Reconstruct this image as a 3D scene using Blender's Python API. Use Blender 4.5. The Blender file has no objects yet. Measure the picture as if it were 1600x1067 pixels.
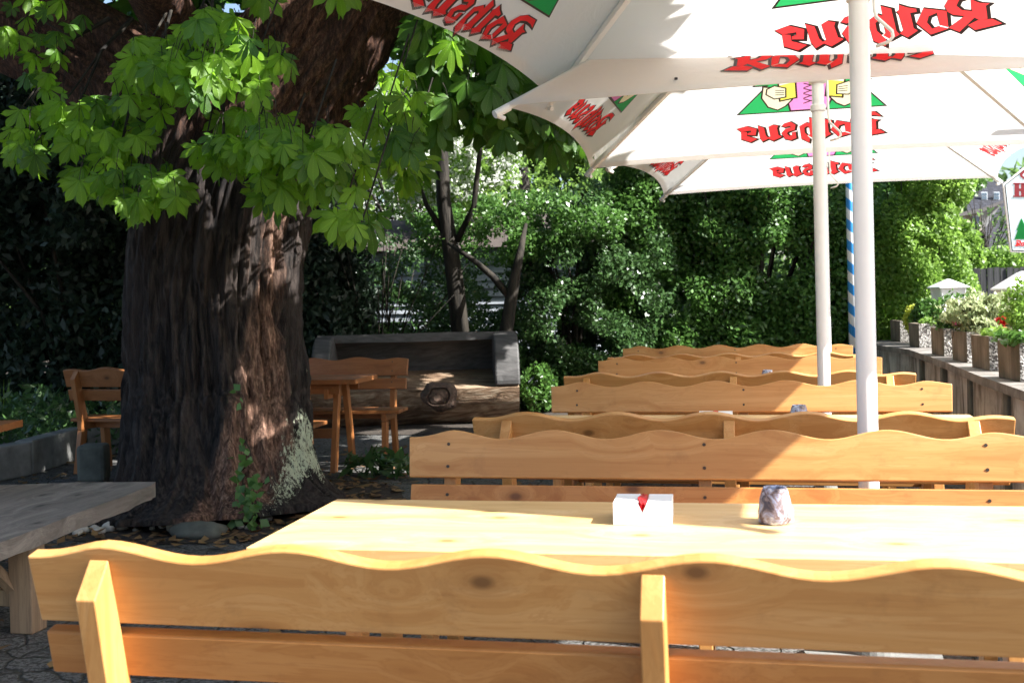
import bpy, bmesh, math, random
import numpy as np
from math import sin, cos, pi, radians, atan2, sqrt
from mathutils import Vector, Matrix, noise
random.seed(7)
RNG = np.random.default_rng(7)
sc = bpy.context.scene
COL = sc.collection

# ------------------------------------------------------------------ camera
F, YAW, PIT, ROLL, CH = 1680.0, radians(12.4), -0.0109, 0.025, 1.36
PX, PY = 800.0, 488.5
fw = Vector((-sin(YAW)*cos(PIT), cos(YAW)*cos(PIT), sin(PIT)))
r0 = Vector((cos(YAW), sin(YAW), 0)); u0 = r0.cross(fw)
RR = r0*cos(ROLL) - u0*sin(ROLL); UU = r0*sin(ROLL) + u0*cos(ROLL)
cam_d = bpy.data.cameras.new('camera'); cam = bpy.data.objects.new('camera', cam_d); COL.objects.link(cam)
cam.matrix_world = Matrix(((RR.x, UU.x, -fw.x, 0), (RR.y, UU.y, -fw.y, 0), (RR.z, UU.z, -fw.z, CH), (0, 0, 0, 1)))
cam_d.sensor_width = 36; cam_d.lens = F/1600*36
cam_d.shift_y = -45/1600
cam_d.clip_end = 500; cam_d.clip_start = 0.05
cam_d.dof.use_dof = True; cam_d.dof.focus_distance = 4.8; cam_d.dof.aperture_fstop = 6.3
sc.camera = cam

def at(px, py, z=None, Y=None, X=None):
    d = fw + RR*((px-PX)/F) - UU*((py-PY)/F)
    t = (z-CH)/d.z if z is not None else (Y/d.y if Y is not None else X/d.x)
    return Vector((0, 0, CH)) + d*t

# ------------------------------------------------------------------ world, sun
SX, SY = 1.10, -0.215                     # towards the sun per metre of height
sun_dir = Vector((SX, SY, 1)).normalized()
elev = math.asin(sun_dir.z)
w = bpy.data.worlds.new('World'); sc.world = w; w.use_nodes = True
nt = w.node_tree; bg = nt.nodes['Background']
sky = nt.nodes.new('ShaderNodeTexSky'); sky.sky_type = 'NISHITA'; sky.sun_disc = False
sky.sun_elevation = elev; sky.sun_rotation = atan2(sun_dir.x, sun_dir.y)
sky.air_density = 1.0; sky.dust_density = 2.0; sky.ozone_density = 1.0
nt.links.new(sky.outputs[0], bg.inputs[0]); bg.inputs[1].default_value = 0.07
sl = bpy.data.lights.new('sun', 'SUN'); sl.energy = 5.0; sl.angle = radians(0.53); sl.color = (1.0, 0.98, 0.94)
so = bpy.data.objects.new('sun', sl); COL.objects.link(so)
so.rotation_euler = sun_dir.to_track_quat('Z', 'Y').to_euler(); so.location = (12, -2, 14)
sc.view_settings.view_transform = 'Standard'; sc.view_settings.look = 'None'
sc.view_settings.exposure = 1.87; sc.view_settings.gamma = 1
sc.cycles.max_bounces = 8; sc.cycles.transmission_bounces = 6; sc.cycles.transparent_max_bounces = 8

# ------------------------------------------------------------------ helpers
def tag(o, label=None, cat=None, group=None, kind=None):
    if label: o['label'] = label
    if cat: o['category'] = cat
    if group: o['group'] = group
    if kind: o['kind'] = kind
    return o

def empty(name, loc=(0, 0, 0), rz=0, **k):
    o = bpy.data.objects.new(name, None); COL.objects.link(o); o.location = loc; o.rotation_euler[2] = rz
    o.empty_display_size = 0.1
    return tag(o, **k)

class MB:
    def __init__(s): s.v = []; s.f = []; s.mi = []
    def add(s, vs, fs, m=0):
        n = len(s.v); s.v += [tuple(p) for p in vs]; s.f += [tuple(i+n for i in f) for f in fs]; s.mi += [m]*len(fs); return s
    def box(s, a, b, M=None, m=0):
        (x0, y0, z0), (x1, y1, z1) = a, b
        vs = [Vector(p) for p in ((x0,y0,z0),(x1,y0,z0),(x1,y1,z0),(x0,y1,z0),(x0,y0,z1),(x1,y0,z1),(x1,y1,z1),(x0,y1,z1))]
        if M is not None: vs = [M @ p for p in vs]
        return s.add(vs, [(3,2,1,0),(4,5,6,7),(0,1,5,4),(1,2,6,5),(2,3,7,6),(3,0,4,7)], m)
    def prism(s, pts, fn0, fn1, m=0):
        """pts 2D ccw outline; fn0/fn1 map (a,b) to 3D for the two caps"""
        n = len(pts)
        vs = [fn0(*p) for p in pts] + [fn1(*p) for p in pts]
        fs = [tuple(range(n-1, -1, -1)), tuple(range(n, 2*n))] + [(i, (i+1) % n, n+(i+1) % n, n+i) for i in range(n)]
        return s.add(vs, fs, m)
    def tube(s, pts, rad, seg=8, m=0, cap=True):
        pts = [Vector(p) for p in pts]; k = len(pts)
        if not hasattr(rad, '__len__'): rad = [rad]*k
        t0 = (pts[1]-pts[0]).normalized(); ref = Vector((0, 0, 1)) if abs(t0.z) < .9 else Vector((1, 0, 0))
        x = t0.cross(ref).normalized(); vs = []
        for i, p in enumerate(pts):
            t = (pts[min(i+1, k-1)]-pts[max(i-1, 0)]).normalized()
            x = (x - t*x.dot(t)).normalized(); y = t.cross(x)
            for j in range(seg):
                a = 2*pi*j/seg; vs.append(p + (x*cos(a)+y*sin(a))*rad[i])
        fs = [(i*seg+j, i*seg+(j+1) % seg, (i+1)*seg+(j+1) % seg, (i+1)*seg+j) for i in range(k-1) for j in range(seg)]
        if cap: fs += [tuple(range(seg-1, -1, -1)), tuple((k-1)*seg+j for j in range(seg))]
        return s.add(vs, fs, m)
    def lathe(s, prof, seg=20, c=(0, 0, 0), m=0, phase=0.0):
        c = Vector(c); k = len(prof); vs = []
        for r, z in prof:
            for j in range(seg):
                a = 2*pi*j/seg+phase; vs.append(c+Vector((r*cos(a), r*sin(a), z)))
        fs = [(i*seg+j, i*seg+(j+1) % seg, (i+1)*seg+(j+1) % seg, (i+1)*seg+j) for i in range(k-1) for j in range(seg)]
        fs += [tuple(range(seg-1, -1, -1)), tuple((k-1)*seg+j for j in range(seg))]
        return s.add(vs, fs, m)
    def build(s, name, mat, parent=None, bevel=0, smooth=False, loc=None, rot=None):
        me = bpy.data.meshes.new(name); me.from_pydata(s.v, [], s.f)
        for mm in (mat if isinstance(mat, (list, tuple)) else [mat]): me.materials.append(mm)
        me.polygons.foreach_set('material_index', s.mi)
        if smooth: me.polygons.foreach_set('use_smooth', [True]*len(s.f))
        me.update()
        o = bpy.data.objects.new(name, me); COL.objects.link(o)
        if parent: o.parent = parent
        if loc: o.location = loc
        if rot: o.rotation_euler = rot
        if bevel:
            b = o.modifiers.new('bevel', 'BEVEL'); b.width = bevel; b.segments = 2; b.limit_method = 'ANGLE'; b.angle_limit = radians(35)
        return o

def npmesh(name, V, Fq, mat, parent=None, uv=None, smooth=False):
    """V (n,3), Fq (m,k) arrays"""
    me = bpy.data.meshes.new(name); k = Fq.shape[1]
    me.vertices.add(len(V)); me.vertices.foreach_set('co', V.astype(np.float32).ravel())
    me.loops.add(Fq.size); me.loops.foreach_set('vertex_index', Fq.astype(np.int32).ravel())
    me.polygons.add(len(Fq)); me.polygons.foreach_set('loop_start', np.arange(0, Fq.size, k, dtype=np.int32))
    me.polygons.foreach_set('loop_total', np.full(len(Fq), k, dtype=np.int32))
    if smooth: me.polygons.foreach_set('use_smooth', np.ones(len(Fq), dtype=bool))
    if uv is not None:
        l = me.uv_layers.new(name='UVMap'); l.data.foreach_set('uv', uv[Fq.ravel()].astype(np.float32).ravel())
    me.materials.append(mat); me.update(calc_edges=True); me.validate()
    o = bpy.data.objects.new(name, me); COL.objects.link(o)
    if parent: o.parent = parent
    return o

def kids(o): return [c for c in list(o.children)]
def copy_tree(o, parent=None):
    c = o.copy(); COL.objects.link(c); c.parent = parent
    for ch in kids(o): copy_tree(ch, c)
    return c

# ------------------------------------------------------------------ materials
class N:
    def __init__(s, name):
        s.m = bpy.data.materials.new(name); s.m.use_nodes = True; s.t = s.m.node_tree; s.b = s.t.nodes['Principled BSDF']
        s.out = s.t.nodes['Material Output']
    def n(s, typ, **k):
        o = s.t.nodes.new('ShaderNode'+typ)
        for a, v in k.items():
            if a.startswith('i_'):
                key = a[2:]; key = int(key) if key.isdigit() else key.replace('_', ' ')
                if hasattr(v, 'bl_idname') or isinstance(v, bpy.types.NodeSocket): s.t.links.new(v, o.inputs[key])
                else: o.inputs[key].default_value = v
            else: setattr(o, a, v)
        return o
    def link(s, a, b): s.t.links.new(a, b)
    def coord(s, scale=(1, 1, 1), kind='Object', rnd=True, rot=(0, 0, 0)):
        tc = s.n('TexCoord'); src = tc.outputs[kind]
        if rnd:
            oi = s.n('ObjectInfo'); mu = s.n('Math', operation='MULTIPLY', i_0=oi.outputs['Random'], i_1=37.0)
            cb = s.n('CombineXYZ', i_0=mu.outputs[0], i_1=mu.outputs[0], i_2=mu.outputs[0])
            ad = s.n('VectorMath', operation='ADD', i_0=src, i_1=cb.outputs[0]); src = ad.outputs[0]
        mp = s.n('Mapping', i_Vector=src, i_Scale=scale, i_Rotation=rot); return mp.outputs[0]
    def noise(s, vec, scale, detail=4, rough=.55, dist=0):
        return s.n('TexNoise', i_Vector=vec, i_Scale=scale, i_Detail=detail, i_Roughness=rough, i_Distortion=dist).outputs['Fac']
    def ramp(s, fac, *stops):
        r = s.n('ValToRGB', i_Fac=fac); e = r.color_ramp.elements
        while len(e) < len(stops): e.new(.5)
        for i, (p, c) in enumerate(stops):
            e[i].position = p; e[i].color = (*c, 1) if len(c) == 3 else c
        return r.outputs[0]
    def g(s, fac, a, b):  # grey ramp
        return s.ramp(fac, (a, (0, 0, 0)), (b, (1, 1, 1)))
    def mix(s, fac, a, b, bt='MIX'):
        m = s.n('MixRGB', blend_type=bt)
        for i, v in enumerate((fac, a, b)):
            if isinstance(v, bpy.types.NodeSocket): s.link(v, m.inputs[i])
            else: m.inputs[i].default_value = v if i == 0 else (*v, 1)
        return m.outputs[0]
    def bump(s, h, strength=.3, dist=.01, prev=None):
        b = s.n('Bump', i_Height=h, i_Strength=strength, i_Distance=dist)
        if prev is not None: s.link(prev, b.inputs['Normal'])
        return b.outputs[0]
    def done(s, col, rough=.6, nrm=None, spec=None):
        if isinstance(col, bpy.types.NodeSocket): s.link(col, s.b.inputs['Base Color'])
        else: s.b.inputs['Base Color'].default_value = (*col, 1)
        if isinstance(rough, bpy.types.NodeSocket): s.link(rough, s.b.inputs['Roughness'])
        else: s.b.inputs['Roughness'].default_value = rough
        if nrm is not None: s.link(nrm, s.b.inputs['Normal'])
        if spec is not None: s.b.inputs['Specular IOR Level'].default_value = spec
        return s.m

def wood(name, axis, c0, c1, c2, knots=True, rough=.42, flat=1):
    """grain runs along axis (0 x, 1 y, 2 z)"""
    a = N(name)
    sc1 = [14, 14, 14]; sc1[axis] = .9
    v = a.coord(tuple(sc1)); raw = a.coord((1, 1, 1))
    ks = [5.6, 5.6, 5.6]; ks[axis] = 3.2
    ko = a.n('SeparateXYZ', i_0=a.coord(tuple(ks))).outputs; other = [q for q in (0, 1, 2) if q != axis and q != (flat if axis != 2 else 1)][0]
    vo = a.n('TexVoronoi', voronoi_dimensions='2D', i_Vector=a.n('CombineXYZ', i_0=ko[axis], i_1=ko[other]).outputs[0], i_Scale=.85, i_Randomness=1.0); d = vo.outputs['Distance']
    near = a.n('MapRange', i_Value=d, i_1=0.0, i_2=.5, i_3=1.6, i_4=0.0).outputs[0]
    warp = a.n('VectorMath', operation='SCALE', i_0=vo.outputs['Color'], i_Scale=near)
    vv = a.n('VectorMath', operation='ADD', i_0=v, i_1=warp.outputs[0]).outputs[0] if knots else v
    g1 = a.noise(vv, 1.0, 5, .6, .6)
    sc2 = [90, 90, 90]; sc2[axis] = 3
    g2 = a.noise(a.coord(tuple(sc2)), 1.0, 3, .6)
    big = a.noise(raw, 1.7, 2, .5)
    col = a.ramp(g1, (.30, c0), (.5, c1), (.70, c2))
    ring = a.n('Math', operation='SINE', i_0=a.n('Math', operation='MULTIPLY', i_0=g1, i_1=70.0).outputs[0]).outputs[0]
    col = a.mix(a.n('MapRange', i_Value=ring, i_1=.3, i_2=1.0, i_3=0.0, i_4=.38).outputs[0], col, c2)
    col = a.mix(a.n('MapRange', i_Value=g2, i_1=.45, i_2=.7, i_3=0.0, i_4=.22).outputs[0], col, c2)
    col = a.mix(a.n('MapRange', i_Value=big, i_1=.35, i_2=.7, i_3=0.0, i_4=.35).outputs[0], col, tuple(x*.8 for x in c1))
    if knots:
        gate = a.n('MapRange', i_Value=a.n('SeparateColor', i_0=vo.outputs['Color']).outputs[0], i_1=.52, i_2=.56).outputs[0]
        k2 = a.n('Math', operation='MULTIPLY', i_0=a.n('MapRange', i_Value=d, i_1=.035, i_2=.08, i_3=.85, i_4=0.0).outputs[0], i_1=gate).outputs[0]
        k3 = a.n('Math', operation='MULTIPLY', i_0=a.n('MapRange', i_Value=d, i_1=.06, i_2=.19, i_3=.5, i_4=0.0).outputs[0], i_1=gate).outputs[0]
        col = a.mix(k3, col, tuple(x*.72 for x in c2)); col = a.mix(k2, col, tuple(x*.36 for x in c2))
    dirt = a.noise(raw, 9, 6, .7)
    col = a.mix(a.n('MapRange', i_Value=dirt, i_1=.56, i_2=.72, i_3=0.0, i_4=.35).outputs[0], col, tuple(x*.6+.01 for x in c2))
    n1 = a.bump(g2, .12, .002); n1 = a.bump(g1, .10, .004, n1)
    rg = a.n('MapRange', i_Value=big, i_1=.3, i_2=.7, i_3=rough-.07, i_4=rough+.12).outputs[0]
    return a.done(col, rg, n1)

PC = ((.62, .335, .125), (.545, .265, .08), (.43, .175, .042))
pine = wood('honey_pine_x', 0, *PC); pine_y = wood('honey_pine_y', 1, *PC, knots=False); pine_z = wood('honey_pine_z', 2, *PC, knots=False)
pine_dark = wood('darker_pine_x', 0, (.56, .26, .08), (.47, .195, .048), (.35, .12, .024))
TC = ((.78, .54, .28), (.71, .46, .20), (.60, .34, .12))
table_x = wood('table_pine', 0, *TC, flat=2)
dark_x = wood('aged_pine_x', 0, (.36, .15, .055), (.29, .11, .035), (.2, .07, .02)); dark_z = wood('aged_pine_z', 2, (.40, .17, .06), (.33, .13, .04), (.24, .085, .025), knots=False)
grey_x = wood('weathered_plank', 1, (.30, .26, .22), (.20, .17, .145), (.10, .085, .07), rough=.75)
grey_z = wood('weathered_leg', 2, (.42, .30, .18), (.30, .2, .12), (.16, .11, .07), knots=False, rough=.7)

def plain(name, col, rough=.5, var=.15, scale=6, bump=.0, spec=None, metal=0):
    a = N(name); v = a.coord(); nz = a.noise(v, scale, 5, .6)
    c = a.ramp(nz, (.3, tuple(x*(1-var) for x in col)), (.7, tuple(min(1, x*(1+var)) for x in col)))
    a.b.inputs['Metallic'].default_value = metal
    return a.done(c, rough, a.bump(a.noise(v, scale*6, 4), bump, .004) if bump else None, spec)

white_paint = plain('white_enamel', (.84, .85, .86), .28, .03)
off_white = plain('white_plastic', (.82, .82, .80), .35, .03, 9)
black_plastic = plain('black_plastic', (.02, .02, .02), .4)
steel = plain('screw_steel', (.08, .07, .06), .4, metal=.5)

def leafmat(name, c0, c1, trans=.45, rough=.45, veins=False):
    a = N(name); ge = a.n('NewGeometry')
    col = a.mix(ge.outputs['Random Per Island'], c0, c1)
    tc = a.n('TexCoord')
    nz = a.noise(tc.outputs['Object'], 1.3, 3)
    col = a.mix(a.n('MapRange', i_Value=nz, i_1=.4, i_2=.65, i_3=0.0, i_4=.45).outputs[0], col, tuple(x*.6 for x in c0))
    nrm = None
    if veins:
        sp = a.n('SeparateXYZ', i_0=tc.outputs['UV'])
        ab = a.n('Math', operation='ABSOLUTE', i_0=sp.outputs[0]).outputs[0]
        t = a.n('Math', operation='MULTIPLY_ADD', i_0=ab, i_1=-.55, i_2=sp.outputs[1]).outputs[0]
        s = a.n('Math', operation='SINE', i_0=a.n('Math', operation='MULTIPLY', i_0=t, i_1=75.0).outputs[0]).outputs[0]
        rib = a.n('MapRange', i_Value=ab, i_1=.0, i_2=.07, i_3=1.0, i_4=0.0).outputs[0]
        h = a.n('Math', operation='MULTIPLY_ADD', i_0=s, i_1=.35, i_2=rib).outputs[0]
        col = a.mix(a.n('MapRange', i_Value=h, i_1=.25, i_2=1.2, i_3=0.0, i_4=.6).outputs[0], col, tuple(min(1, x*1.8+.03) for x in c1))
        nrm = a.bump(h, .35, .003)
    a.done(col, rough, nrm, .45)
    tr = a.n('BsdfTranslucent'); a.link(a.mix(.5, col, tuple(min(1, x*2.2) for x in c1)), tr.inputs[0])
    mx = a.n('MixShader', i_0=trans); a.link(a.b.outputs[0], mx.inputs[1]); a.link(tr.outputs[0], mx.inputs[2]); a.link(mx.outputs[0], a.out.inputs[0])
    return a.m
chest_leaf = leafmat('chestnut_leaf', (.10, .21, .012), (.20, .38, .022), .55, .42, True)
shade_leaf = leafmat('shaded_chestnut_leaf', (.035, .105, .008), (.085, .20, .016), .42, .4, True)  # darker copy of the chestnut leaf, shade put into its colour
crown_leaf = leafmat('crown_leaf', (.045, .12, .015), (.08, .19, .025), .4)
hedge_leaf = leafmat('hedge_leaf', (.05, .12, .025), (.105, .22, .045), .3, .35)
dark_leaf = leafmat('dark_conifer', (.010, .024, .014), (.03, .055, .03), .2, .5)
ever_leaf = leafmat('evergreen_leaf', (.03, .075, .022), (.07, .14, .04), .25, .35)
bright_leaf = leafmat('bright_leaf', (.12, .22, .03), (.2, .33, .06), .45)
silver_leaf = leafmat('silvery_leaf', (.24, .30, .14), (.42, .48, .26), .3)
blossom = leafmat('white_blossom', (.55, .6, .48), (.85, .87, .8), .45)
yellow_leaf = leafmat('yellow_green_leaf', (.35, .42, .04), (.5, .55, .08), .4)
far_leaf = leafmat('far_leaf', (.06, .12, .03), (.13, .22, .06), .4)
red_petal = leafmat('red_petal', (.5, .01, .015), (.7, .02, .03), .3)
pink_petal = leafmat('pink_petal', (.5, .06, .2), (.7, .15, .35), .3)
ivy_leaf = leafmat('ivy_leaf', (.05, .13, .03), (.16, .3, .07), .3)

# bark
a = N('tree_bark'); v = a.coord((5, 5, .9), rnd=False); v2 = a.coord((34, 34, 3.4), rnd=False); v3 = a.coord((1, 1, 1), rnd=False)
n1 = a.noise(v, 1, 6, .62, .8); n2 = a.noise(v2, 1, 7, .7, .35); n3 = a.noise(v3, 1.4, 3)
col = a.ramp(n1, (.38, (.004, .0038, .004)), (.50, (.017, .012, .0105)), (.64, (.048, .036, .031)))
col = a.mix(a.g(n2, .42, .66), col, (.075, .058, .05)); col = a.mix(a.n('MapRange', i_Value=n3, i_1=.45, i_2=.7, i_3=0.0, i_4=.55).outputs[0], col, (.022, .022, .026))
ob = a.n('TexCoord').outputs['Object']
# sunlit streak down the trunk, painted into the bark colour as a paler reddish band
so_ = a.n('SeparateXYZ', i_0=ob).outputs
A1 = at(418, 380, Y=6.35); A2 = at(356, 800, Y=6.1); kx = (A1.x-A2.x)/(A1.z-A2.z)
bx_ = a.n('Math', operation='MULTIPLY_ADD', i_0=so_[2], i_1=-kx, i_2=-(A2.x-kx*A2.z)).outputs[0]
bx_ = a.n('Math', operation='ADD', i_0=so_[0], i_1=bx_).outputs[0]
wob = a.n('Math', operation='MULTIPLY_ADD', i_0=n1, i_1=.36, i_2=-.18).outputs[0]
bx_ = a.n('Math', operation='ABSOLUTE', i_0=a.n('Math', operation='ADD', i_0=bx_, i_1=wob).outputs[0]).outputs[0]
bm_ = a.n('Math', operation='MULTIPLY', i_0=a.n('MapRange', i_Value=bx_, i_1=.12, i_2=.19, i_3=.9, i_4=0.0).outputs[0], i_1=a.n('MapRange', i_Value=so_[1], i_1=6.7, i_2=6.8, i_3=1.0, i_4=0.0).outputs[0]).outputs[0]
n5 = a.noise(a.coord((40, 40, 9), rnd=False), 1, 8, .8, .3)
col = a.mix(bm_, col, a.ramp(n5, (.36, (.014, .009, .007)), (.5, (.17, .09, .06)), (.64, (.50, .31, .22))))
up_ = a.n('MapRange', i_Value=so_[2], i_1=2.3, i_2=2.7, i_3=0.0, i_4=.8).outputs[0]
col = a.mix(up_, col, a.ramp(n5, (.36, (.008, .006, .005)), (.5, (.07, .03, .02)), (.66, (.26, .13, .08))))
# pale lichen crust on the flank of the trunk: its own shape, an ellipsoid broken up by noise
lc = at(474, 665, Y=6.75)
df = a.n('VectorMath', operation='SUBTRACT', i_0=ob, i_1=tuple(lc)).outputs[0]
df = a.n('VectorMath', operation='MULTIPLY', i_0=df, i_1=(6.2, .7, .78)).outputs[0]
ln = a.n('VectorMath', operation='LENGTH', i_0=df).outputs['Value']
ln = a.n('MapRange', i_Value=ln, i_1=.25, i_2=1.1, i_3=.17, i_4=-.26).outputs[0]
ls = a.noise(a.coord((38, 38, 11), rnd=False), 1.6, 8, .8, .1)
lm = a.g(a.n('Math', operation='ADD', i_0=ls, i_1=ln).outputs[0], .60, .635)
col = a.mix(lm, col, (.62, .66, .47))
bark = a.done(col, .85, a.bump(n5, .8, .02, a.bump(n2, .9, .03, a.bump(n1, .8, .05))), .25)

a = N('thin_bark'); v = a.coord((9, 9, 2)); n1 = a.noise(v, 1.5, 6, .6, .5)
bark2 = a.done(a.ramp(n1, (.35, (.010, .009, .008)), (.65, (.045, .038, .030))), .85, a.bump(n1, .8, .02), .2)
a = N('log_wood'); v = a.coord((1.2, 9, 9), rnd=False); n1 = a.noise(v, 1.4, 7, .65, 1.3); n3 = a.noise(a.coord(rnd=False), 2.2, 4)
col = a.ramp(n1, (.32, (.05, .03, .018)), (.5, (.22, .14, .085)), (.66, (.37, .29, .205)))
col = a.mix(a.n('MapRange', i_Value=n3, i_1=.5, i_2=.65, i_3=0.0, i_4=.7).outputs[0], col, (.10, .05, .028))
log_m = a.done(col, .75, a.bump(n1, .9, .03), .3)
a = N('log_hollow'); v = a.coord((1.5, 16, 16), rnd=False); n1 = a.noise(v, 1.4, 6, .6, .6)
hollow_m = a.done(a.ramp(n1, (.3, (.03, .029, .029)), (.7, (.095, .09, .088))), .7, a.bump(n1, .5, .01))

# ground
a = N('paving'); v = a.coord(rnd=False); wv = a.n('VectorMath', operation='ADD', i_0=v, i_1=a.n('VectorMath', operation='SCALE', i_0=a.n('TexNoise', i_Vector=v, i_Scale=7.0).outputs['Color'], i_Scale=.12).outputs[0]).outputs[0]
vo = a.n('TexVoronoi', i_Vector=wv, i_Scale=5.5, feature='DISTANCE_TO_EDGE', i_Randomness=.75); vc = a.n('TexVoronoi', i_Vector=wv, i_Scale=5.5, i_Randomness=.75)
j = a.n('MapRange', i_Value=vo.outputs['Distance'], i_1=.006, i_2=.05).outputs[0]; n1 = a.noise(v, 9, 6)
n2 = a.noise(v, 55, 5, .75)
cc = a.mix(.22, (.075, .073, .07), a.n('RGBToBW', i_0=vc.outputs['Color']).outputs[0]); cc = a.mix(.62, cc, (.07, .069, .066)); cc = a.mix(a.g(n1, .42, .8), cc, (.17, .165, .155)); cc = a.mix(a.g(n2, .5, .72), cc, (.20, .19, .175)); cc = a.mix(a.g(n2, .5, .36), cc, (.035, .033, .028))
cc = a.mix(j, (.028, .026, .018), cc)
paving = a.done(cc, .8, a.bump(j, .8, .02, a.bump(n2, .5, .006, a.bump(n1, .5, .015))))
a = N('soil'); v = a.coord(rnd=False); n1 = a.noise(v, 12, 7, .7)
soil_m = a.done(a.ramp(n1, (.35, (.015, .011, .008)), (.7, (.07, .052, .038))), .95, a.bump(n1, 1, .03))
stone = plain('grey_stone', (.17, .17, .16), .85, .4, 7, .6); pebble_m = plain('pale_pebble', (.42, .40, .36), .7, .35, 9, .3)
dark_stone = plain('mossy_stone', (.09, .095, .08), .9, .5, 5, .7)

# fabric
a = N('canopy_fabric'); v = a.coord(rnd=False); n1 = a.noise(v, 2.2, 3); we = a.noise(a.coord((1, 1, 1), rnd=False), 900, 1)
nb = a.bump(a.noise(a.coord((1.2, 1.2, 3), rnd=False), 5, 4, .6, 1.5), .22, .02, a.bump(we, .06, .001))
a.done((.84, .84, .84), .6, nb, .3)
tr = a.n('BsdfTranslucent', i_Color=(.86, .83, .80, 1)); a.link(nb, tr.inputs['Normal'])
mx = a.n('MixShader', i_0=.52); a.link(a.b.outputs[0], mx.inputs[1]); a.link(tr.outputs[0], mx.inputs[2]); a.link(mx.outputs[0], a.out.inputs[0])
fabric = a.m
def ink(name, c, t=.75):
    a = N(name); n1 = a.noise(a.coord(rnd=False), 60, 3); a.done(a.mix(a.g(n1, .3, 1.2), c, tuple(min(1, x*1.25+.01) for x in c)), .55)
    tr = a.n('BsdfTranslucent', i_Color=(*[min(1, x*1.3) for x in c], 1)); mx = a.n('MixShader', i_0=t)
    a.link(a.b.outputs[0], mx.inputs[1]); a.link(tr.outputs[0], mx.inputs[2]); a.link(mx.outputs[0], a.out.inputs[0]); return a.m
INK = [ink('ink_black', (.03, .02, .02), .3), ink('ink_red', (.78, .045, .05)), ink('ink_green', (.03, .42, .13)), ink('ink_pink', (.75, .28, .60)),
       ink('ink_yellow', (.85, .72, .12)), ink('ink_cream', (.85, .74, .55)), ink('ink_white', (.85, .85, .84))]

# ------------------------------------------------------------------ printed emblem and lettering (2D polygons in metres, y up the slope from the hem)
def crop(pts):  # from traced lettering, mirrored back so that it reads forwards from outside
    k = 1.0/1330
    return [((775-x)*k, (297-(y+.07*(x-340)))*k*1.32) for x, y in pts]
LET = [
 [(1392,52),(1335,14),(1210,22),(1150,48),(1124,88),(1138,122),(1168,140),(1232,150),(1142,212),(1200,238),(1300,150),(1282,128),(1218,118),(1188,92),(1204,62),(1262,46),(1330,44)],
 [(1268,62),(1318,84),(1372,88),(1350,100),(1358,172),(1318,180),(1284,160),(1272,110)],
 [(1250,203),(1300,180),(1384,174),(1438,202),(1288,231)],
 [(1132,118),(1004,98),(960,178),(1036,246),(1140,216),(1088,202),(1046,214),(1018,176),(1030,142),(1078,124),(1094,196),(1138,210)],
 [(868,72),(912,88),(962,98),(964,114),(926,118),(940,206),(962,220),(902,256),(858,232),(882,214),(862,120),(852,108),(866,100)],
 [(762,72),(820,90),(838,216),(856,238),(800,264),(756,238),(778,226),(766,156),(742,150),(720,166),(724,212),(772,258),(768,302),(700,268),(680,152),(736,118),(768,128)],
 [(642,140),(596,112),(540,130),(520,150),(548,160),(590,148),(604,164),(552,178),(518,216),(548,270),(604,282),(650,262),(640,200),(612,210),(614,236),(586,246),(562,220),(578,202),(612,192),(632,190)],
 [(484,150),(438,142),(402,160),(418,252),(392,262),(372,240),(356,170),(302,152),(322,264),(344,297),(398,270),(440,290),(482,270),(520,250),(488,238),(474,172)],
 [(112,182),(202,158),(290,182),(278,240),(205,238),(208,222),(238,214),(240,196),(150,206)],
 [(150,206),(200,212),(200,250),(292,276),(232,306),(148,278)],
]
LET = [crop(p) for p in LET]
def T(pts, dx=0, dy=0, s=1): return [(x*s+dx, y*s+dy) for x, y in pts]
TREE = [(-.52,0),(-.30,.26),(-.40,.26),(-.24,.44),(-.33,.44),(-.16,.62),(-.24,.62),(0,.92),(.24,.62),(.16,.62),(.33,.44),(.24,.44),(.40,.26),(.30,.26),(.52,0)]
def area(p): return sum(p[i][0]*p[(i+1) % len(p)][1]-p[(i+1) % len(p)][0]*p[i][1] for i in range(len(p)))/2
def offset(p, d):
    if area(p) < 0: p = p[::-1]
    n = len(p); out = []
    for i in range(n):
        a, b, c = Vector(p[i-1]), Vector(p[i]), Vector(p[(i+1) % n])
        e1 = (b-a).normalized(); e2 = (c-b).normalized(); n1 = Vector((e1.y, -e1.x)); n2 = Vector((e2.y, -e2.x))
        m = (n1+n2); m = m.normalized() if m.length > .2 else n1
        k = min(1.7, 1/max(.3, m.dot(n1))); out.append(tuple(b+m*d*k))
    return out
def line(a, b, wd=.006):
    a, b = Vector(a), Vector(b); t = (b-a).normalized(); n = Vector((-t.y, t.x))*wd
    return [tuple(a-n), tuple(b-n), tuple(b+n), tuple(a+n)]
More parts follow.
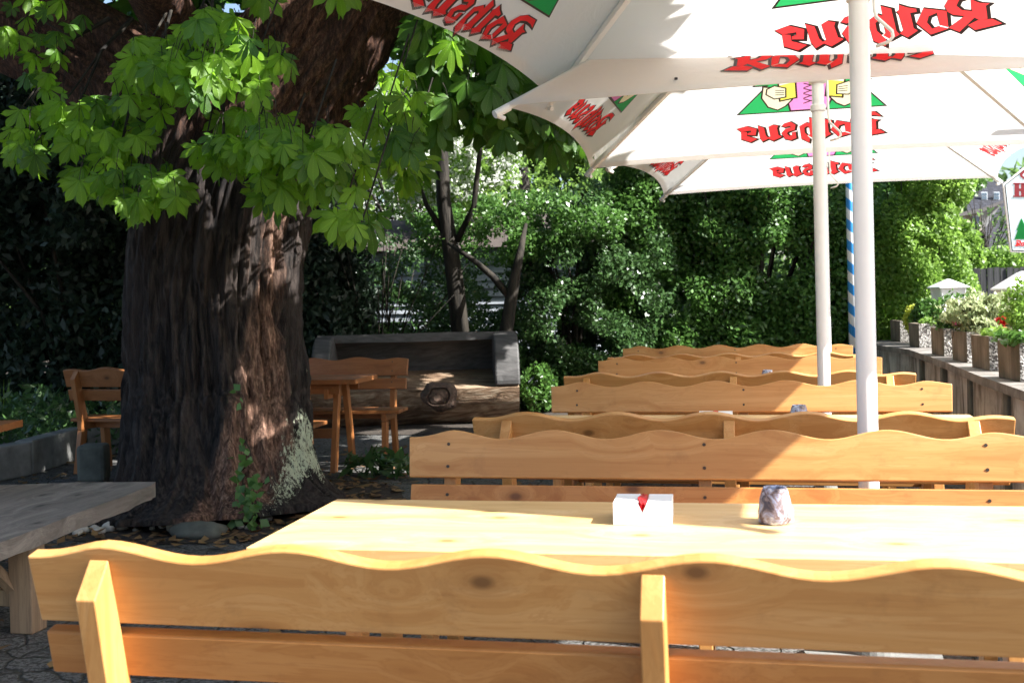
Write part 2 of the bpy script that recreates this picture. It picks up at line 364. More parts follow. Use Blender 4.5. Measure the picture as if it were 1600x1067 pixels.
def emblem():
    """list of (ink index, polygon, layer)"""
    L = []; y0 = .265
    L += [(0, offset(T(TREE, 0, y0, .92), .014)), (2, T(TREE, 0, y0, .92))]
    bod = [(-.10, y0+.006), (.13, y0+.006), (.17, y0+.20), (.13, y0+.34), (-.13, y0+.34), (-.17, y0+.20)]
    L += [(0, offset(bod, .012)), (3, bod)]
    for i in range(4):
        yy = y0+.06+i*.045; L += [(0, line((-.05, yy), (.05, yy+.04), .004)), (0, line((.05, yy), (-.05, yy+.04), .004))]
    for s in (-1, 1):
        arm = [(s*.13, y0+.10), (s*.17, y0+.05), (s*.22, y0+.02), (s*.28, y0+.05), (s*.32, y0+.13), (s*.31, y0+.22), (s*.2, y0+.20)]
        L += [(0, offset(arm, .011)), (5, arm if area(arm) > 0 else arm[::-1])]
        gl = [(s*.10, y0+.12), (s*.20, y0+.10), (s*.21, y0+.27), (s*.11, y0+.29)]
        L += [(0, offset(gl, .012)), (4, gl)]
        L += [(6, [(s*.113, y0+.25), (s*.207, y0+.23), (s*.21, y0+.268), (s*.112, y0+.288)])]
        h = [(s*.17, y0+.13), (s*.24, y0+.12), (s*.29, y0+.16), (s*.285, y0+.20), (s*.24, y0+.225), (s*.17, y0+.20)]
        L += [(0, offset(h, .010)), (5, h)]
        for q in range(3): L += [(0, line((s*.175, y0+.148+q*.018), (s*.235, y0+.15+q*.02), .003))]
    L += [(0, T(offset(p, .010), -.007, -.004)) for p in LET] + [(1, p) for p in LET]
    return L
EMB = emblem()

def arrangement():
    """flatten the overlapping inks into one sheet: the topmost polygon gives each face its ink"""
    from mathutils.geometry import delaunay_2d_cdt
    vs = []; fs = []; ci = []
    for c, p in EMB:
        if area(p) < 0: p = p[::-1]
        fs.append(list(range(len(vs), len(vs)+len(p)))); vs += [Vector(q) for q in p]; ci.append(c)
    ov, oe, of, a1, a2, orig = delaunay_2d_cdt(vs, [], fs, 1, 1e-5, True)
    keep = [(f, ci[max(o_)]) for f, o_ in zip(of, orig) if len(o_)]
    return [tuple(v) for v in ov], keep
AV, AF = arrangement()
def print_on(name, parent, org, ex, ey, nrm, sgn, s=1.0):
    """lay the emblem on a planar panel: org hem mid point, ex reading direction, ey up slope"""
    mb = MB(); mb.v = [tuple(org+ex*x*s+ey*y*s+nrm*sgn*.004) for x, y in AV]
    mb.f = [tuple(f) for f, c in AF]; mb.mi = [c for f, c in AF]
    return mb.build(name, INK, parent)

# ------------------------------------------------------------------ umbrellas
def make_umbrella(loc, label, pofs=.17, rimz=2.30, apz=3.38, hx=1.52, hy=1.33, rz=0.0, rings=1):
    root = empty('beer_garden_umbrella', loc, rz, label=label, cat='umbrella', group='white umbrellas in a row over the benches')
    ap = Vector((0, 0, apz))
    cs = [Vector((-hx, -hy, rimz)), Vector((hx, -hy, rimz)), Vector((hx, hy, rimz)), Vector((-hx, hy, rimz))]
    fab = MB(); hem = MB()
    for i in range(4):
        A, B = cs[i], cs[(i+1) % 4]; mid = (A+B)/2; up = (ap-mid).normalized(); nr = (B-A).cross(up).normalized()
        if nr.z < 0: nr = -nr
        n = 14; rim = []
        for q in range(n+1):
            t = q/n; rim.append(A.lerp(B, t)+up*((.10 if i % 2 else .035)*4*t*(1-t)))
        vs = []; M = 10
        for r in range(M+1):
            s = r/M
            for q in range(n+1): vs.append(rim[q].lerp(ap, s*.985))
        W = n+1
        fab.add(vs, [(r*W+q, r*W+q+1, (r+1)*W+q+1, (r+1)*W+q) for r in range(M) for q in range(n)])
        hs = [p-nr*.004 for p in rim]+[p.lerp(ap, .028)-nr*.004 for p in rim]
        hem.add(hs, [(q, q+1, W+q+1, W+q) for q in range(n)])
    can = fab.build('canopy', fabric, root)
    hem.build('hem', fabric, can)
    for i in range(4):
        A, B = cs[i], cs[(i+1) % 4]; mid = (A+B)/2; up = (ap-mid).normalized(); ex = (B-A).normalized(); nr = ex.cross(up).normalized()
        org = mid+up*pofs
        print_on('printed_emblem', can, org, ex, up, nr, 1 if i == 0 else -1, .97)
    # corner ribs
    for c in cs:
        d = (ap-c).normalized(); sd = d.cross(Vector((0, 0, 1))).normalized(); dn = sd.cross(d); 
        if dn.z > 0: dn = -dn
        m = MB(); a0 = c-d*.045; b0 = ap-d*.08
        vs = []
        for p, ww, hh in ((a0, .014, .026), (a0.lerp(b0, .5), .017, .032), (b0, .017, .032)):
            o = p+dn*.006
            vs += [o+sd*ww, o-sd*ww, o-sd*ww+dn*hh, o+sd*ww+dn*hh]
        m.add(vs, [(0,1,2,3), (11,10,9,8)]+[(4*r+q, 4*r+4+q, 4*r+4+(q+1) % 4, 4*r+(q+1) % 4) for r in (0, 1) for q in range(4)])
        rb = m.build('rib', off_white, root, .003)
        tip = MB(); tip.tube([c-d*.06+dn*.02, c+d*.03+dn*.02], .021, 10); tip.tube([c-d*.05+dn*.03, c-d*.02+dn*.06], .012, 8); tip.build('rib_tip', off_white, rb)
        st = MB(); hub = Vector((0, 0, 2.66)); q = c.lerp(ap, .52)+dn*.04; hd = (q-hub); hd.z = 0; hd.normalize()
        st.tube([hub+hd*.045, q], .011, 8); st.build('strut', off_white, root)
    m = MB(); m.lathe([(.036, 0.02), (.036, 2.40), (.033, 2.42), (.033, apz-.04)], 24); m.build('pole', white_paint, root, smooth=True).modifiers.new('e', 'EDGE_SPLIT').split_angle = radians(40)
    m = MB(); m.lathe([(.040, 2.56), (.050, 2.565), (.052, 2.585), (.052, 2.64), (.068, 2.65), (.068, 2.68), (.045, 2.70)], 24); m.build('runner_hub', off_white, root, .002)
    m = MB(); m.lathe([(.040, 2.40), (.043, 2.405), (.043, 2.435), (.040, 2.44)], 24); m.build('collar', white_paint, root, .002)
    m = MB(); m.lathe([(.02, apz-.06), (.09, apz-.05), (.09, apz-.02), (.05, apz+.03), (.012, apz+.05)], 20); m.build('top_cap', off_white, root)
    m = MB(); m.lathe([(.24, 0.0), (.24, .06), (.1, .075), (.05, .3), (.038, .31)], 24); m.build('base', stone, root)
    # crank handle hanging beside the pole
    m = MB(); m.tube([(.052, -.02, 2.60), (.055, -.02, 2.36), (.062, -.03, 2.33), (.115, -.05, 2.27), (.118, -.052, 2.25), (.105, -.05, 2.235), (.06, -.04, 2.225)], .0065, 8)
    m.build('crank_handle', off_white, root, smooth=True)
    m = MB(); e = cs[0].lerp(cs[1], .27); upm = (ap-(cs[0]+cs[1])/2).normalized()
    e = e+upm*.14; m.box((e.x-.018, e.y-.012, e.z-.055), (e.x+.018, e.y+.012, e.z-.025)); m.box((e.x-.008, e.y-.004, e.z-.03), (e.x+.008, e.y+.004, e.z+.01)); m.build('clip', black_plastic, root, .003)
    return root
make_umbrella((.41, 4.05, 0), 'nearest big white umbrella with red lettering, its thick pole rising behind the second bench', pofs=.125, rimz=2.435, apz=3.52, hx=1.70, hy=1.28, rz=radians(-11.5))
make_umbrella((.416, 6.42, 0), 'middle white umbrella, partly covered by the nearest one, black clip on its near edge', rimz=2.31, apz=3.40, hx=1.54, rz=radians(-1))
make_umbrella((.63, 9.3, 0), 'farthest white umbrella with the lowest edge, in front of the green hedge', rimz=2.37, apz=3.35, rz=radians(-4))

# ------------------------------------------------------------------ benches
TIL = atan2(.095, .42)
def wave_board(L, hgt, th, wl, amp, ph):
    pts = [(-L/2+.006, 0), (L/2-.006, 0)]; n = 90; top = []
    for i in range(n+1):
        x = L/2-L*i/n; e = min(1, (L/2-abs(x))/.16)
        top.append((x, hgt+amp*e*cos(2*pi*(x-ph)/wl) - (1-e)*amp*.6))
    return pts+top
def make_bench(L=2.12, wl=.39, ph=0.06, over=.15, amp=.016, mx=pine, mz=pine_z, nposts=3, bh=.155):
    """back top at y=0, sitter faces +y"""
    root = empty('wooden_bench')
    R = Matrix.Translation((0, .0, .875)) @ Matrix.Rotation(TIL, 4, 'X')
    bp = wave_board(L, bh, .028, wl, amp, ph); m = MB()
    m.prism(bp, lambda x, s: R @ Vector((x, 0, s-bh)), lambda x, s: R @ Vector((x, .036, s-bh)))
    # prism caps order: first cap faces -y
    m.build('backrest_board', mx, root, .004)
    m = MB(); m.box((-L/2+.012, 0, -bh-.12), (L/2-.012, .034, -bh-.024), R); m.build('backrest_slat', pine_dark if mx is pine else mx, root, .005)
    m = MB(); m.box((-L/2, .075, .425), (L/2, .225, .455)); m.build('seat_plank', mx, root, .006)
    m = MB(); m.box((-L/2, .235, .425), (L/2, .40, .455)); m.build('seat_plank', mx, root, .006)
    xs = [-L/2+over+(L-2*over)*i/(nposts-1) for i in range(nposts)]
    for x in xs:
        w_ = .022
        def side(poly, name, mat):
            mm = MB(); mm.prism(poly, lambda y, z: Vector((x-w_, y, z)), lambda y, z: Vector((x+w_, y, z))); return mm.build(name, mat, root, .003)
        # post tapers upward, its top cut on a slant
        t1 = R @ Vector((0, -.002, -.012)); t2 = R @ Vector((0, -.068, -.068))
        side([(t1.y, t1.z), (t2.y, t2.z), (.018, .44), (.02, .36), (.10, .36), (.108, .45)], 'post', mz)
        side([(.02, .357), (-.045, 0), (.025, 0), (.095, .357)], 'leg', mz)
        side([(.30, .357), (.33, 0), (.40, 0), (.375, .357)], 'leg', mz)
        side([(.10, .363), (.385, .363), (.385, .423), (.112, .423)], 'rail', mz)
        for s_ in (-.035, -.115, -.215):
            sm = MB(); c = R @ Vector((x, .0365 if s_ > -.2 else .0345, s_)); sm.tube([c, c+Vector((0, .0022, 0))], .006, 8)
            sm.build('screw', steel, root)
    m = MB(); m.box((xs[0]+.024, .18, .19), (xs[-1]-.024, .205, .25)) if False else m.box((xs[0]+.024, .19, .365), (xs[-1]-.024, .215, .42)); m.build('stretcher', mx, root, .003)
    return root
# nearest bench is longer, with wider waves
A = make_bench(2.56, .405, .10, .165, .0155)
A.location = (-.18, 1.955, -.005); A.rotation_euler[2] = radians(.9)
tag(A, 'nearest honey pine bench seen from behind, scalloped backrest running out of frame', 'bench', 'pine benches set at the long tables')
proto = make_bench(wl=.377, ph=.15); proto2 = make_bench(wl=.377, ph=-.076, amp=.015)
used = set()
rows = [  # cx, y, faces (+1 away from camera, -1 towards), yaw, label
 (-.16, 3.80, -1, .9, 'pine bench just beyond the nearest table, facing the camera, umbrella shadow slanting across its backrest'),
 (-.085, 4.36, 1, -.4, 'pine bench back to back with the one beyond the nearest table, seen from behind'),
 (-.035, 5.98, -1, -.6, 'pine bench facing the camera just before the second umbrella pole'),
 (-.10, 6.72, 1, -1.2, 'pine bench seen from behind beside the second umbrella pole, fifth in the row'),
 (-.10, 8.40, -1, -.3, 'sixth pine bench of the row, facing the camera, second from the hedge'),
 (-.09, 8.86, 1, 0, 'pine bench mostly hidden behind the sixth one, only its wavy top edge showing'),
 (-.13, 10.35, -1, -1.2, 'farthest pine bench of the row, facing the camera before the hedge'),
]
for i, (cx, y, f, yw, lb) in enumerate(rows):
    src = proto if f < 0 else proto2
    o = src if src.name not in used else copy_tree(src); used.add(src.name)
    o.location = (cx, y, 0); o.rotation_euler[2] = radians(yw)+(0 if f > 0 else pi)
    tag(o, lb, 'bench', 'pine benches set at the long tables')

# tables
def make_table(L=2.15, Wd=.68, mx=table_x, mz=pine_z):
    root = empty('garden_table'); m = MB(); n = 4; pw = Wd/n
    for i in range(n): m.box((-L/2, -Wd/2+i*pw+.0004, .722), (L/2, -Wd/2+(i+1)*pw-.0004, .76))
    m.build('tabletop', mx, root, .0012)
    for y in (-1, 1):
        m = MB(); m.box((-L/2+.15, y*.24-.013, .64), (L/2-.15, y*.24+.013, .72)); m.build('apron', pine, root, .003)
    for x in (-1, 1):
        X = x*(L/2-.22)
        for y in (-1, 1):
            m = MB(); m.prism([(y*.09-.035, .72), (y*.24-.035, 0), (y*.24+.035, 0), (y*.09+.035, .72)][::(1 if True else -1)], lambda a_, b_: Vector((X-.022, a_, b_)), lambda a_, b_: Vector((X+.022, a_, b_)))
            m.build('leg', mz, root, .003)
        m = MB(); m.box((X+.024*1, -.27, .60), (X+.058, .27, .68)) if x < 0 else m.box((X-.058, -.27, .60), (X-.024, .27, .68)); m.build('cross_rail', pine_y, root, .003)
    m = MB(); m.box((-L/2+.30, -.02, .25), (L/2-.30, .02, .33)); m.build('stretcher', pine, root, .003)
    return root
tg = 'long pine tables between the benches'
t1 = make_table(2.35, .655); t1.location = (-.075, 2.835, 0); t1.rotation_euler[2] = radians(1.5)
tag(t1, 'nearest pale pine table carrying a white napkin box and a stoneware candle cup', 'table', tg)
t2 = make_table(2.15, .62)
for i, (x, y, lb) in enumerate([(-.05, 5.2, 'pine table between the third and fourth bench, cup and box peeking above the backrest'),
                               (-.1, 7.55, 'pine table between the fifth and sixth bench with a small dark cup on it'),
                               (-.1, 9.6, 'farthest pine table, hidden between the last two benches')]):
    o = t2 if i == 0 else copy_tree(t2)
    o.location = (x, y, 0); tag(o, lb, 'table', tg)

# things on tables
def napkin_box(loc, rz, label):
    root = empty('napkin_box', loc, rz, label=label, cat='napkin box', group='white napkin boxes on the tables')
    W_, D_, H_ = .077, .07, .058
    m = MB(); t = .004; nv = .022
    f = [(-W_, 0), (W_, 0), (W_, H_), (nv*.55, H_), (0, H_-.026), (-nv*.55, H_), (-W_, H_)]
    m.prism(f, lambda x, z: Vector((x, -D_, z)), lambda x, z: Vector((x, -D_+t, z)))
    m.prism(f, lambda x, z: Vector((x, D_-t, z)), lambda x, z: Vector((x, D_, z)))
    for s in (-1, 1): m.box((min(s*W_, s*(W_-t)), -D_+t, 0), (max(s*W_, s*(W_-t)), D_-t, H_))
    m.box((-W_+t, -D_+t, .001), (W_-t, D_-t, .004))
    m.box((-W_+t, -D_+t, H_-.004), (-.012, D_-t, H_-.0003)); m.box((.012, -D_+t, H_-.004), (W_-t, D_-t, H_-.0003))
    m.build('box_shell', plain('box_white', (.80, .80, .80), .5, .03), root, .0012)
    m = MB()
    for k, (a0, zz) in enumerate(((-.011, .052), (-.004, .062), (.004, .060), (.010, .054))):
        m.add([(a0-.004, -D_+.006, .01), (a0+.004, -D_+.006, zz-.01), (a0+.002, D_-.006, zz), (a0-.006, D_-.006, .01), (a0-.010, -.02, zz+.003), (a0+.007, .01, zz+.004)], [(0, 1, 5, 4), (4, 5, 2, 3)])
    m.box((-.011, -D_+.005, .005), (.011, D_-.005, .042))
    m.build('napkins', red_petal, root)
    return root
napkin_box((-.288, 2.905, .7601), radians(2), 'white napkin box with red napkins on the nearest table')
nb = napkin_box((-.16, 5.08, .7601), 0, 'white napkin box on the second table, barely above the backrest')
a = N('stoneware'); v = a.coord((1, 1, 1)); n1 = a.noise(v, 22, 6, .7, 1.5); n2 = a.noise(v, 40, 4)
stoneware = a.done(a.ramp(n1, (.36, (.06, .05, .07)), (.45, (.22, .17, .17)), (.52, (.30, .34, .50)), (.60, (.62, .66, .74))), .25, a.bump(n1, .5, .006))
def cup(loc, label):
    root = empty('candle_cup', loc, 0, label=label, cat='cup', group='stoneware candle cups on the tables')
    prof = [(.040, 0), (.0455, .006), (.045, .03), (.040, .06), (.034, .084), (.031, .092), (.029, .094), (.026, .090), (.027, .07), (.030, .03), (.025, .012), (.001, .010)]
    seg = 22; vs = []; m = MB()
    for k, (r, z) in enumerate(prof):
        for j in range(seg):
            a_ = 2*pi*j/seg; q = r*(1+.09*(noise.noise(Vector((cos(a_)*2.2, sin(a_)*2.2, z*22)))) + .035*cos(5*a_+.5)) if k < 7 else r
            vs.append((q*cos(a_), q*sin(a_), z))
    m.add(vs, [(i*seg+j, i*seg+(j+1) % seg, (i+1)*seg+(j+1) % seg, (i+1)*seg+j) for i in range(len(prof)-1) for j in range(seg)]+[tuple(range(seg-1, -1, -1))])
    m.build('cup_body', stoneware, root, smooth=True)
    m = MB(); m.lathe([(.020, .012), (.020, .045), (.003, .047), (.001, .055)], 14); m.build('candle', off_white, root)
    return root
cup((.057, 2.905, .7601), 'mottled blue grey stoneware cup on the nearest table, right of the napkin box')
cup((.215, 5.06, .7601), 'mottled cup on the second table, only its rim above the backrest')
cup((.115, 7.42, .7601), 'small dark cup on the third table, far down the row')

# left-hand furniture
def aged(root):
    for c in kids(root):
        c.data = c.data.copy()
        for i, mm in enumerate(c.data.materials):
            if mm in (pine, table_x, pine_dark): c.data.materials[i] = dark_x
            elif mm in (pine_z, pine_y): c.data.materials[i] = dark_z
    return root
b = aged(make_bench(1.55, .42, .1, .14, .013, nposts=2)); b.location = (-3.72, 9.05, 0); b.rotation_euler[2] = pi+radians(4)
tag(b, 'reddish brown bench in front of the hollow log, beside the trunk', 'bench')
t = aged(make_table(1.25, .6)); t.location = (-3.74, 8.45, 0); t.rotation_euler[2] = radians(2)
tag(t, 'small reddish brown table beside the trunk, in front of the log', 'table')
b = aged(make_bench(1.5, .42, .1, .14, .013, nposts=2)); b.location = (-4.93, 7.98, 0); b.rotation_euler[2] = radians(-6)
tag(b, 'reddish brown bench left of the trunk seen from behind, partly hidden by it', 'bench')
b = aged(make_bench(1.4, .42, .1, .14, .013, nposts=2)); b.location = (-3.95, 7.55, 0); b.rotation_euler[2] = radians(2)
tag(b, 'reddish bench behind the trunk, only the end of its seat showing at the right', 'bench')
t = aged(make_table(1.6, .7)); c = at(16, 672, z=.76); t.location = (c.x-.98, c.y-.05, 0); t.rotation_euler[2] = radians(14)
tag(t, 'table at the left edge of the picture, only its corner showing', 'table')

# rustic slab bench bottom left
root = empty('rustic_slab_bench', (0, 0, 0), label='weathered grey slab bench with thick rough edge, bottom left', cat='bench')
pc = at(236, 758, z=.45); pn = at(0, 846, z=.45); pf = at(170, 752, z=.45)
dirn = (pn-pc).normalized(); back = (pf-pc)
b0_ = at(-60, 760, z=.45); b1_ = at(120, 753, z=.45)
out = [pc, pc+dirn*.3+Vector((.01, 0, 0)), pc+dirn*.7, pc+dirn*1.1+Vector((.015, 0, 0)), pc+dirn*1.9, pc+dirn*1.9+Vector((-1.0, .1, 0)), Vector((b0_.x-.1, b0_.y-.15, .45)), b0_, b1_, Vector((pc.x-.04, pc.y+.10, .45))]
out = out[::-1]
m = MB(); bm = bmesh.new(); 
vs = [bm.verts.new((p.x, p.y, .45)) for p in out]; fce = bm.faces.new(vs); r = bmesh.ops.extrude_face_region(bm, geom=[fce])
for vv in [g for g in r['geom'] if isinstance(g, bmesh.types.BMVert)]: vv.co.z -= .075; 
bmesh.ops.recalc_face_normals(bm, faces=bm.faces); bmesh.ops.triangulate(bm, faces=bm.faces); bmesh.ops.subdivide_edges(bm, edges=bm.edges, cuts=7, use_grid_fill=True)
for vv in bm.verts:
    q = noise.noise_vector(vv.co*7)*.008+noise.noise_vector(vv.co*22)*.004
    vv.co += Vector((q.x, q.y, q.z*(1 if vv.co.z < .44 else .35)))
me = bpy.data.meshes.new('seat_slab'); bm.to_mesh(me); bm.free(); me.materials.append(grey_x); o = bpy.data.objects.new('seat_slab', me); COL.objects.link(o); o.parent = root
lp = at(45, 985, z=0)
for dx, dy in ((0, 0), (-.34, .05), (.02, -1.0)):
    m = MB(); m.box((lp.x-.055+dx, lp.y-.05+dy, 0), (lp.x+.055+dx, lp.y+.05+dy, .374)); m.build('leg', grey_z, root, .006)
m = MB(); m.tube([(lp.x-.035, lp.y-.02, .17), (lp.x-.16, lp.y-.12, .37)], .03, 4); m.build('brace', grey_z, root)
m = MB(); m.box((lp.x-.30, lp.y-.03+.03, .10), (lp.x-.058, lp.y+.045, .17)); m.build('stretcher', grey_z, root, .004)

# ------------------------------------------------------------------ hollow log bench
root = empty('hollow_log_bench', (0, 0, 0), label='huge hollowed log carved into a couch, below the dark bushes', cat='log bench')
p0 = at(490, 672, z=0); p1 = at(812, 662, z=0); ax = Vector((p1.x-p0.x, p1.y-p0.y, 0)); Ln = ax.length; ax.normalize(); ay = Vector((-ax.y, ax.x, 0))
Rl = .52; base = Vector((p0.x, p0.y, 0))+ay*Rl*.75
def logsec(x, carved):
    pts = []; K = 44
    for k in range(K):
        a_ = 2*pi*k/K; r = Rl*(1+.03*noise.noise(Vector((x*.9, cos(a_)*1.5, sin(a_)*1.5)))+.012*noise.noise(Vector((x*5, cos(a_)*7, sin(a_)*7))))
        y_, z_ = r*cos(a_), r*sin(a_)+Rl-.03
        if carved and 0.18 > y_ > -9 and z_ > .50 and not (y_ > .18):
            # cut the seat notch: everything forward of the backrest and above seat height
            z_ = .50+.01*noise.noise(Vector((x*3, y_*3, 0)))
            y_ = y_
        pts.append((y_, z_))
    return pts
m = MB(); sects = [(0, 0), (.12, 0)]+[(.125+.001, 1)]+[(.125+i*.1, 1) for i in range(1, int((Ln-.36)/.1))]+[(Ln-.24, 1), (Ln-.239, 0), (Ln-.1, 0), (Ln, 0)]
def P3(x, y_, z_): return base+ax*x+ay*y_+Vector((0, 0, z_))
# body: build front log (lower half) + rear shell separately
body = MB(); K = 40; xs = np.linspace(0, Ln, 60); vs = []
for x in xs:
    for k in range(K):
        # lower part: from back (angle 20deg) under to front seat lip (angle 165deg), closed by a seat surface
        a_ = radians(188)+radians(182)*k/(K-1)
        n_ = noise.noise(Vector((x*1.1, cos(a_)*1.4, sin(a_)*1.4)))*.035+noise.noise(Vector((x*3.2, cos(a_)*6, sin(a_)*6)))*.018
        kx, kz = x-Ln*.60, a_-radians(215)
        n_ += .07*math.exp(-(kx*kx/.008+kz*kz/.02))-.05*math.exp(-(kx*kx/.0015+kz*kz/.004))
        r = Rl*(1+n_); vs.append(P3(x, r*cos(a_), r*sin(a_)+Rl-.03))
W_ = K
fs = [(i*W_+k, i*W_+(k+1) % W_, (i+1)*W_+(k+1) % W_, (i+1)*W_+k) for i in range(len(xs)-1) for k in range(W_)]+[tuple(range(K)), tuple((len(xs)-1)*W_+k for k in range(K-1, -1, -1))]
body.add(vs, fs); bo = body.build('log_body', log_m, root, smooth=False)
shell = MB(); K = 22; xs = np.linspace(0, Ln, 50); vs = []
for x in xs:
    for k in range(K):      # outer arc then inner arc of the hollow backrest
        a_ = radians(-8)+radians(84)*k/(K-1); r = Rl*(1+noise.noise(Vector((x, a_*2, 3)))*.02); vs.append(P3(x, r*cos(a_), r*sin(a_)+Rl-.03+.02))
    for k in range(K):
        a_ = radians(76)-radians(84)*k/(K-1); r = (Rl-.075-.02*sin(a_))*(1+noise.noise(Vector((x*1.5, a_*2, 9)))*.015); vs.append(P3(x, r*cos(a_), r*sin(a_)+Rl-.03+.02))
W_ = 2*K
shell.add(vs, [(i*W_+k, i*W_+(k+1) % W_, (i+1)*W_+(k+1) % W_, (i+1)*W_+k) for i in range(len(xs)-1) for k in range(W_)]+[tuple(range(W_-1, -1, -1)), tuple((len(xs)-1)*W_+k for k in range(W_))])
shell.build('hollow_back', hollow_m, root)
for x0_, x1_ in ((0, .2), (Ln-.26, Ln+.01)):
    e = MB(); K = 30
    arc = [(Rl*.985*(1+.02*noise.noise(Vector((k*.4, x0_, 5))))*cos(radians(-6+192*k/K)), Rl*.985*sin(radians(-6+192*k/K))+Rl-.03) for k in range(K+1)]
    arc = [(y_, min(z_, 1.0)) for y_, z_ in arc]
    e.prism(arc, lambda y_, z_: P3(x0_, y_, z_), lambda y_, z_: P3(x1_, y_, z_)); e.build('end_block', hollow_m, root, .02)

kc = at(686, 620, Y=base.y-.38+0.0); kn = MB(); seg = 26; prof = [(.16, -.08), (.13, -.012), (.10, .012), (.085, -.012), (.072, .012), (.04, .024), (.015, .02)]
for r_, d_ in prof:
    for q in range(seg):
        a_ = 2*pi*q/seg; rr = r_*(1+.32*noise.noise(Vector((cos(a_)*1.6, sin(a_)*1.6, r_*9)))); v_ = kc+ax*(rr*cos(a_)*1.3)+Vector((0, 0, rr*sin(a_)))-ay*d_; kn.v.append(tuple(v_))
kn.f = [(i*seg+q, i*seg+(q+1) % seg, (i+1)*seg+(q+1) % seg, (i+1)*seg+q) for i in range(len(prof)-1) for q in range(seg)]+[tuple((len(prof)-1)*seg+q for q in range(seg))]
kn.mi = [0]*len(kn.f); kn.build('knot', plain('knot_wood', (.09, .055, .038), .85, .6, 25, .9), root)

# ------------------------------------------------------------------ ground
m = MB(); m.add([(-60, -12, 0), (60, -12, 0), (60, 90, 0), (-60, 90, 0)], [(0, 1, 2, 3)]); tag(m.build('ground', paving), kind='structure')
vs = []; n = 40; 
for k in range(n):
    a_ = 2*pi*k/n; r = 1.0+.12*noise.noise(Vector((cos(a_)*2, sin(a_)*2, 1))); vs.append((-3.55+1.25*r*cos(a_), 6.75+1.15*r*sin(a_), .005))
m = MB(); m.add(vs, [tuple(range(n))]); tag(m.build('soil', soil_m), kind='structure')
m = MB(); m.add([(-30, 10.6, .009), (-2.2, 10.6, .009), (-1.6, 12.2, .009), (14, 12.4, .009), (14, 40, .009), (-30, 40, .009)], [(0, 1, 2, 3, 4, 5)]); tag(m.build('planting_bed', soil_m), kind='structure')

# ------------------------------------------------------------------ big tree
def fbm(p, o=4):
    s = 0; a_ = 1; q = p.copy()
    for _ in range(o): s += a_*noise.noise(q); a_ *= .5; q = q*2.03
    return s
def bark_limb(path, rads, seg, name, parent, ridge=.05, flare=0, mat=None, step=None):
    # smooth path, many rings
    P = [Vector(p) for p in path]; k = len(P)
    def cat(t, arr):
        t = max(0, min(k-1.0001, t)); i = int(t); f = t-i
        g = lambda j: arr[max(0, min(k-1, j))]
        p0_, p1_, p2_, p3_ = g(i-1), g(i), g(i+1), g(i+2)
        return p1_*1.0+(p2_-p0_)*(.5*f)+(p0_*2-p1_*5+p2_*4-p3_)*(.5*f*f)+(p1_*3-p0_-p2_*3+p3_)*(.5*f*f*f)
    rings = step; V = []; ref = Vector((1, 0, 0)); X = None
    for i in range(rings+1):
        t = (k-1)*i/rings; c = cat(t, P); tt = (cat(t+.02, P)-cat(t-.02, P)).normalized(); r = cat(t, rads)
        if X is None: X = (Vector((1, 0, 0))-tt*tt.x).normalized()
        X = (X-tt*X.dot(tt)).normalized(); Yv = tt.cross(X)
        for j in range(seg):
            a_ = 2*pi*j/seg; d = X*cos(a_)+Yv*sin(a_)
            q = Vector((cos(a_)*r*7, sin(a_)*r*7, c.z*.55+t*.2)); 
            rg = abs(fbm(q, 3)); rg2 = abs(fbm(Vector((q.x*2.6, q.y*2.6, q.z*2.2+9)), 3))
            big = noise.noise(Vector((cos(a_)*1.8, sin(a_)*1.8, c.z*.35)))
            rr = r*(1+.09*big)-ridge*(1-min(1, rg*2.6))*.8-ridge*.4*(1-min(1, rg2*2.5))
            if flare:
                fl = math.exp(-max(0, c.z)/.13); rr += flare*fl*(.5+.5*max(0, cos(a_*5+1.0)))+flare*.5*fl
            V.append(c+d*rr)
    W_ = seg
    Fq = np.array([(i*W_+j, i*W_+(j+1) % W_, (i+1)*W_+(j+1) % W_, (i+1)*W_+j) for i in range(rings) for j in range(seg)])
    return npmesh(name, np.array([tuple(p) for p in V]), Fq, mat or bark, parent, smooth=True)
tree = empty('old_tree', (-3.62, 6.85, 0), label='huge old tree with furrowed reddish bark and overhanging palmate leaves', cat='tree')
def loc_(p): return Vector(p)-Vector((-3.62, 6.85, 0))
TY = 6.9
tp = [Vector((-3.55, 6.75, -.05)), Vector((-3.58, 6.8, .35)), at(343, 620, Y=TY), at(338, 480, Y=TY), at(350, 350, Y=TY), at(400, 200, Y=TY+.1), at(500, 60, Y=TY+.2), at(600, -120, Y=TY+.3), at(660, -400, Y=TY+.5)]
bark.name = 'tree_bark'
def world_child(fn, *a_, **k):  # build in world coordinates, parent without moving
    o = fn(*a_, **k); o.parent = tree; o.matrix_parent_inverse = Matrix.Translation((3.62, -6.85, 0)); return o
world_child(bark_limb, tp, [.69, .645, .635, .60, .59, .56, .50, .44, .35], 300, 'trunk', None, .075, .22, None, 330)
world_child(bark_limb, [at(370, 330, Y=TY+.1), at(270, 190, Y=TY+.2), at(130, 80, Y=TY+.3), at(-60, 0, Y=TY+.4), at(-400, -160, Y=TY+.8)], [.40, .42, .42, .38, .3], 160, 'limb', None, .05, 0, None, 140)
world_child(bark_limb, [at(560, 20, Y=TY+.2), Vector((-1.7, 6.6, 4.0)), Vector((-.5, 6.0, 4.6)), Vector((.8, 5.4, 4.9))], [.22, .17, .11, .05], 40, 'limb', None, .02, 0, None, 60)
world_child(bark_limb, [at(300, 100, Y=TY), Vector((-3.3, 5.2, 3.6)), Vector((-2.9, 3.8, 4.2)), Vector((-2.4, 2.6, 4.6))], [.2, .15, .1, .04], 40, 'limb', None, .02, 0, None, 60)

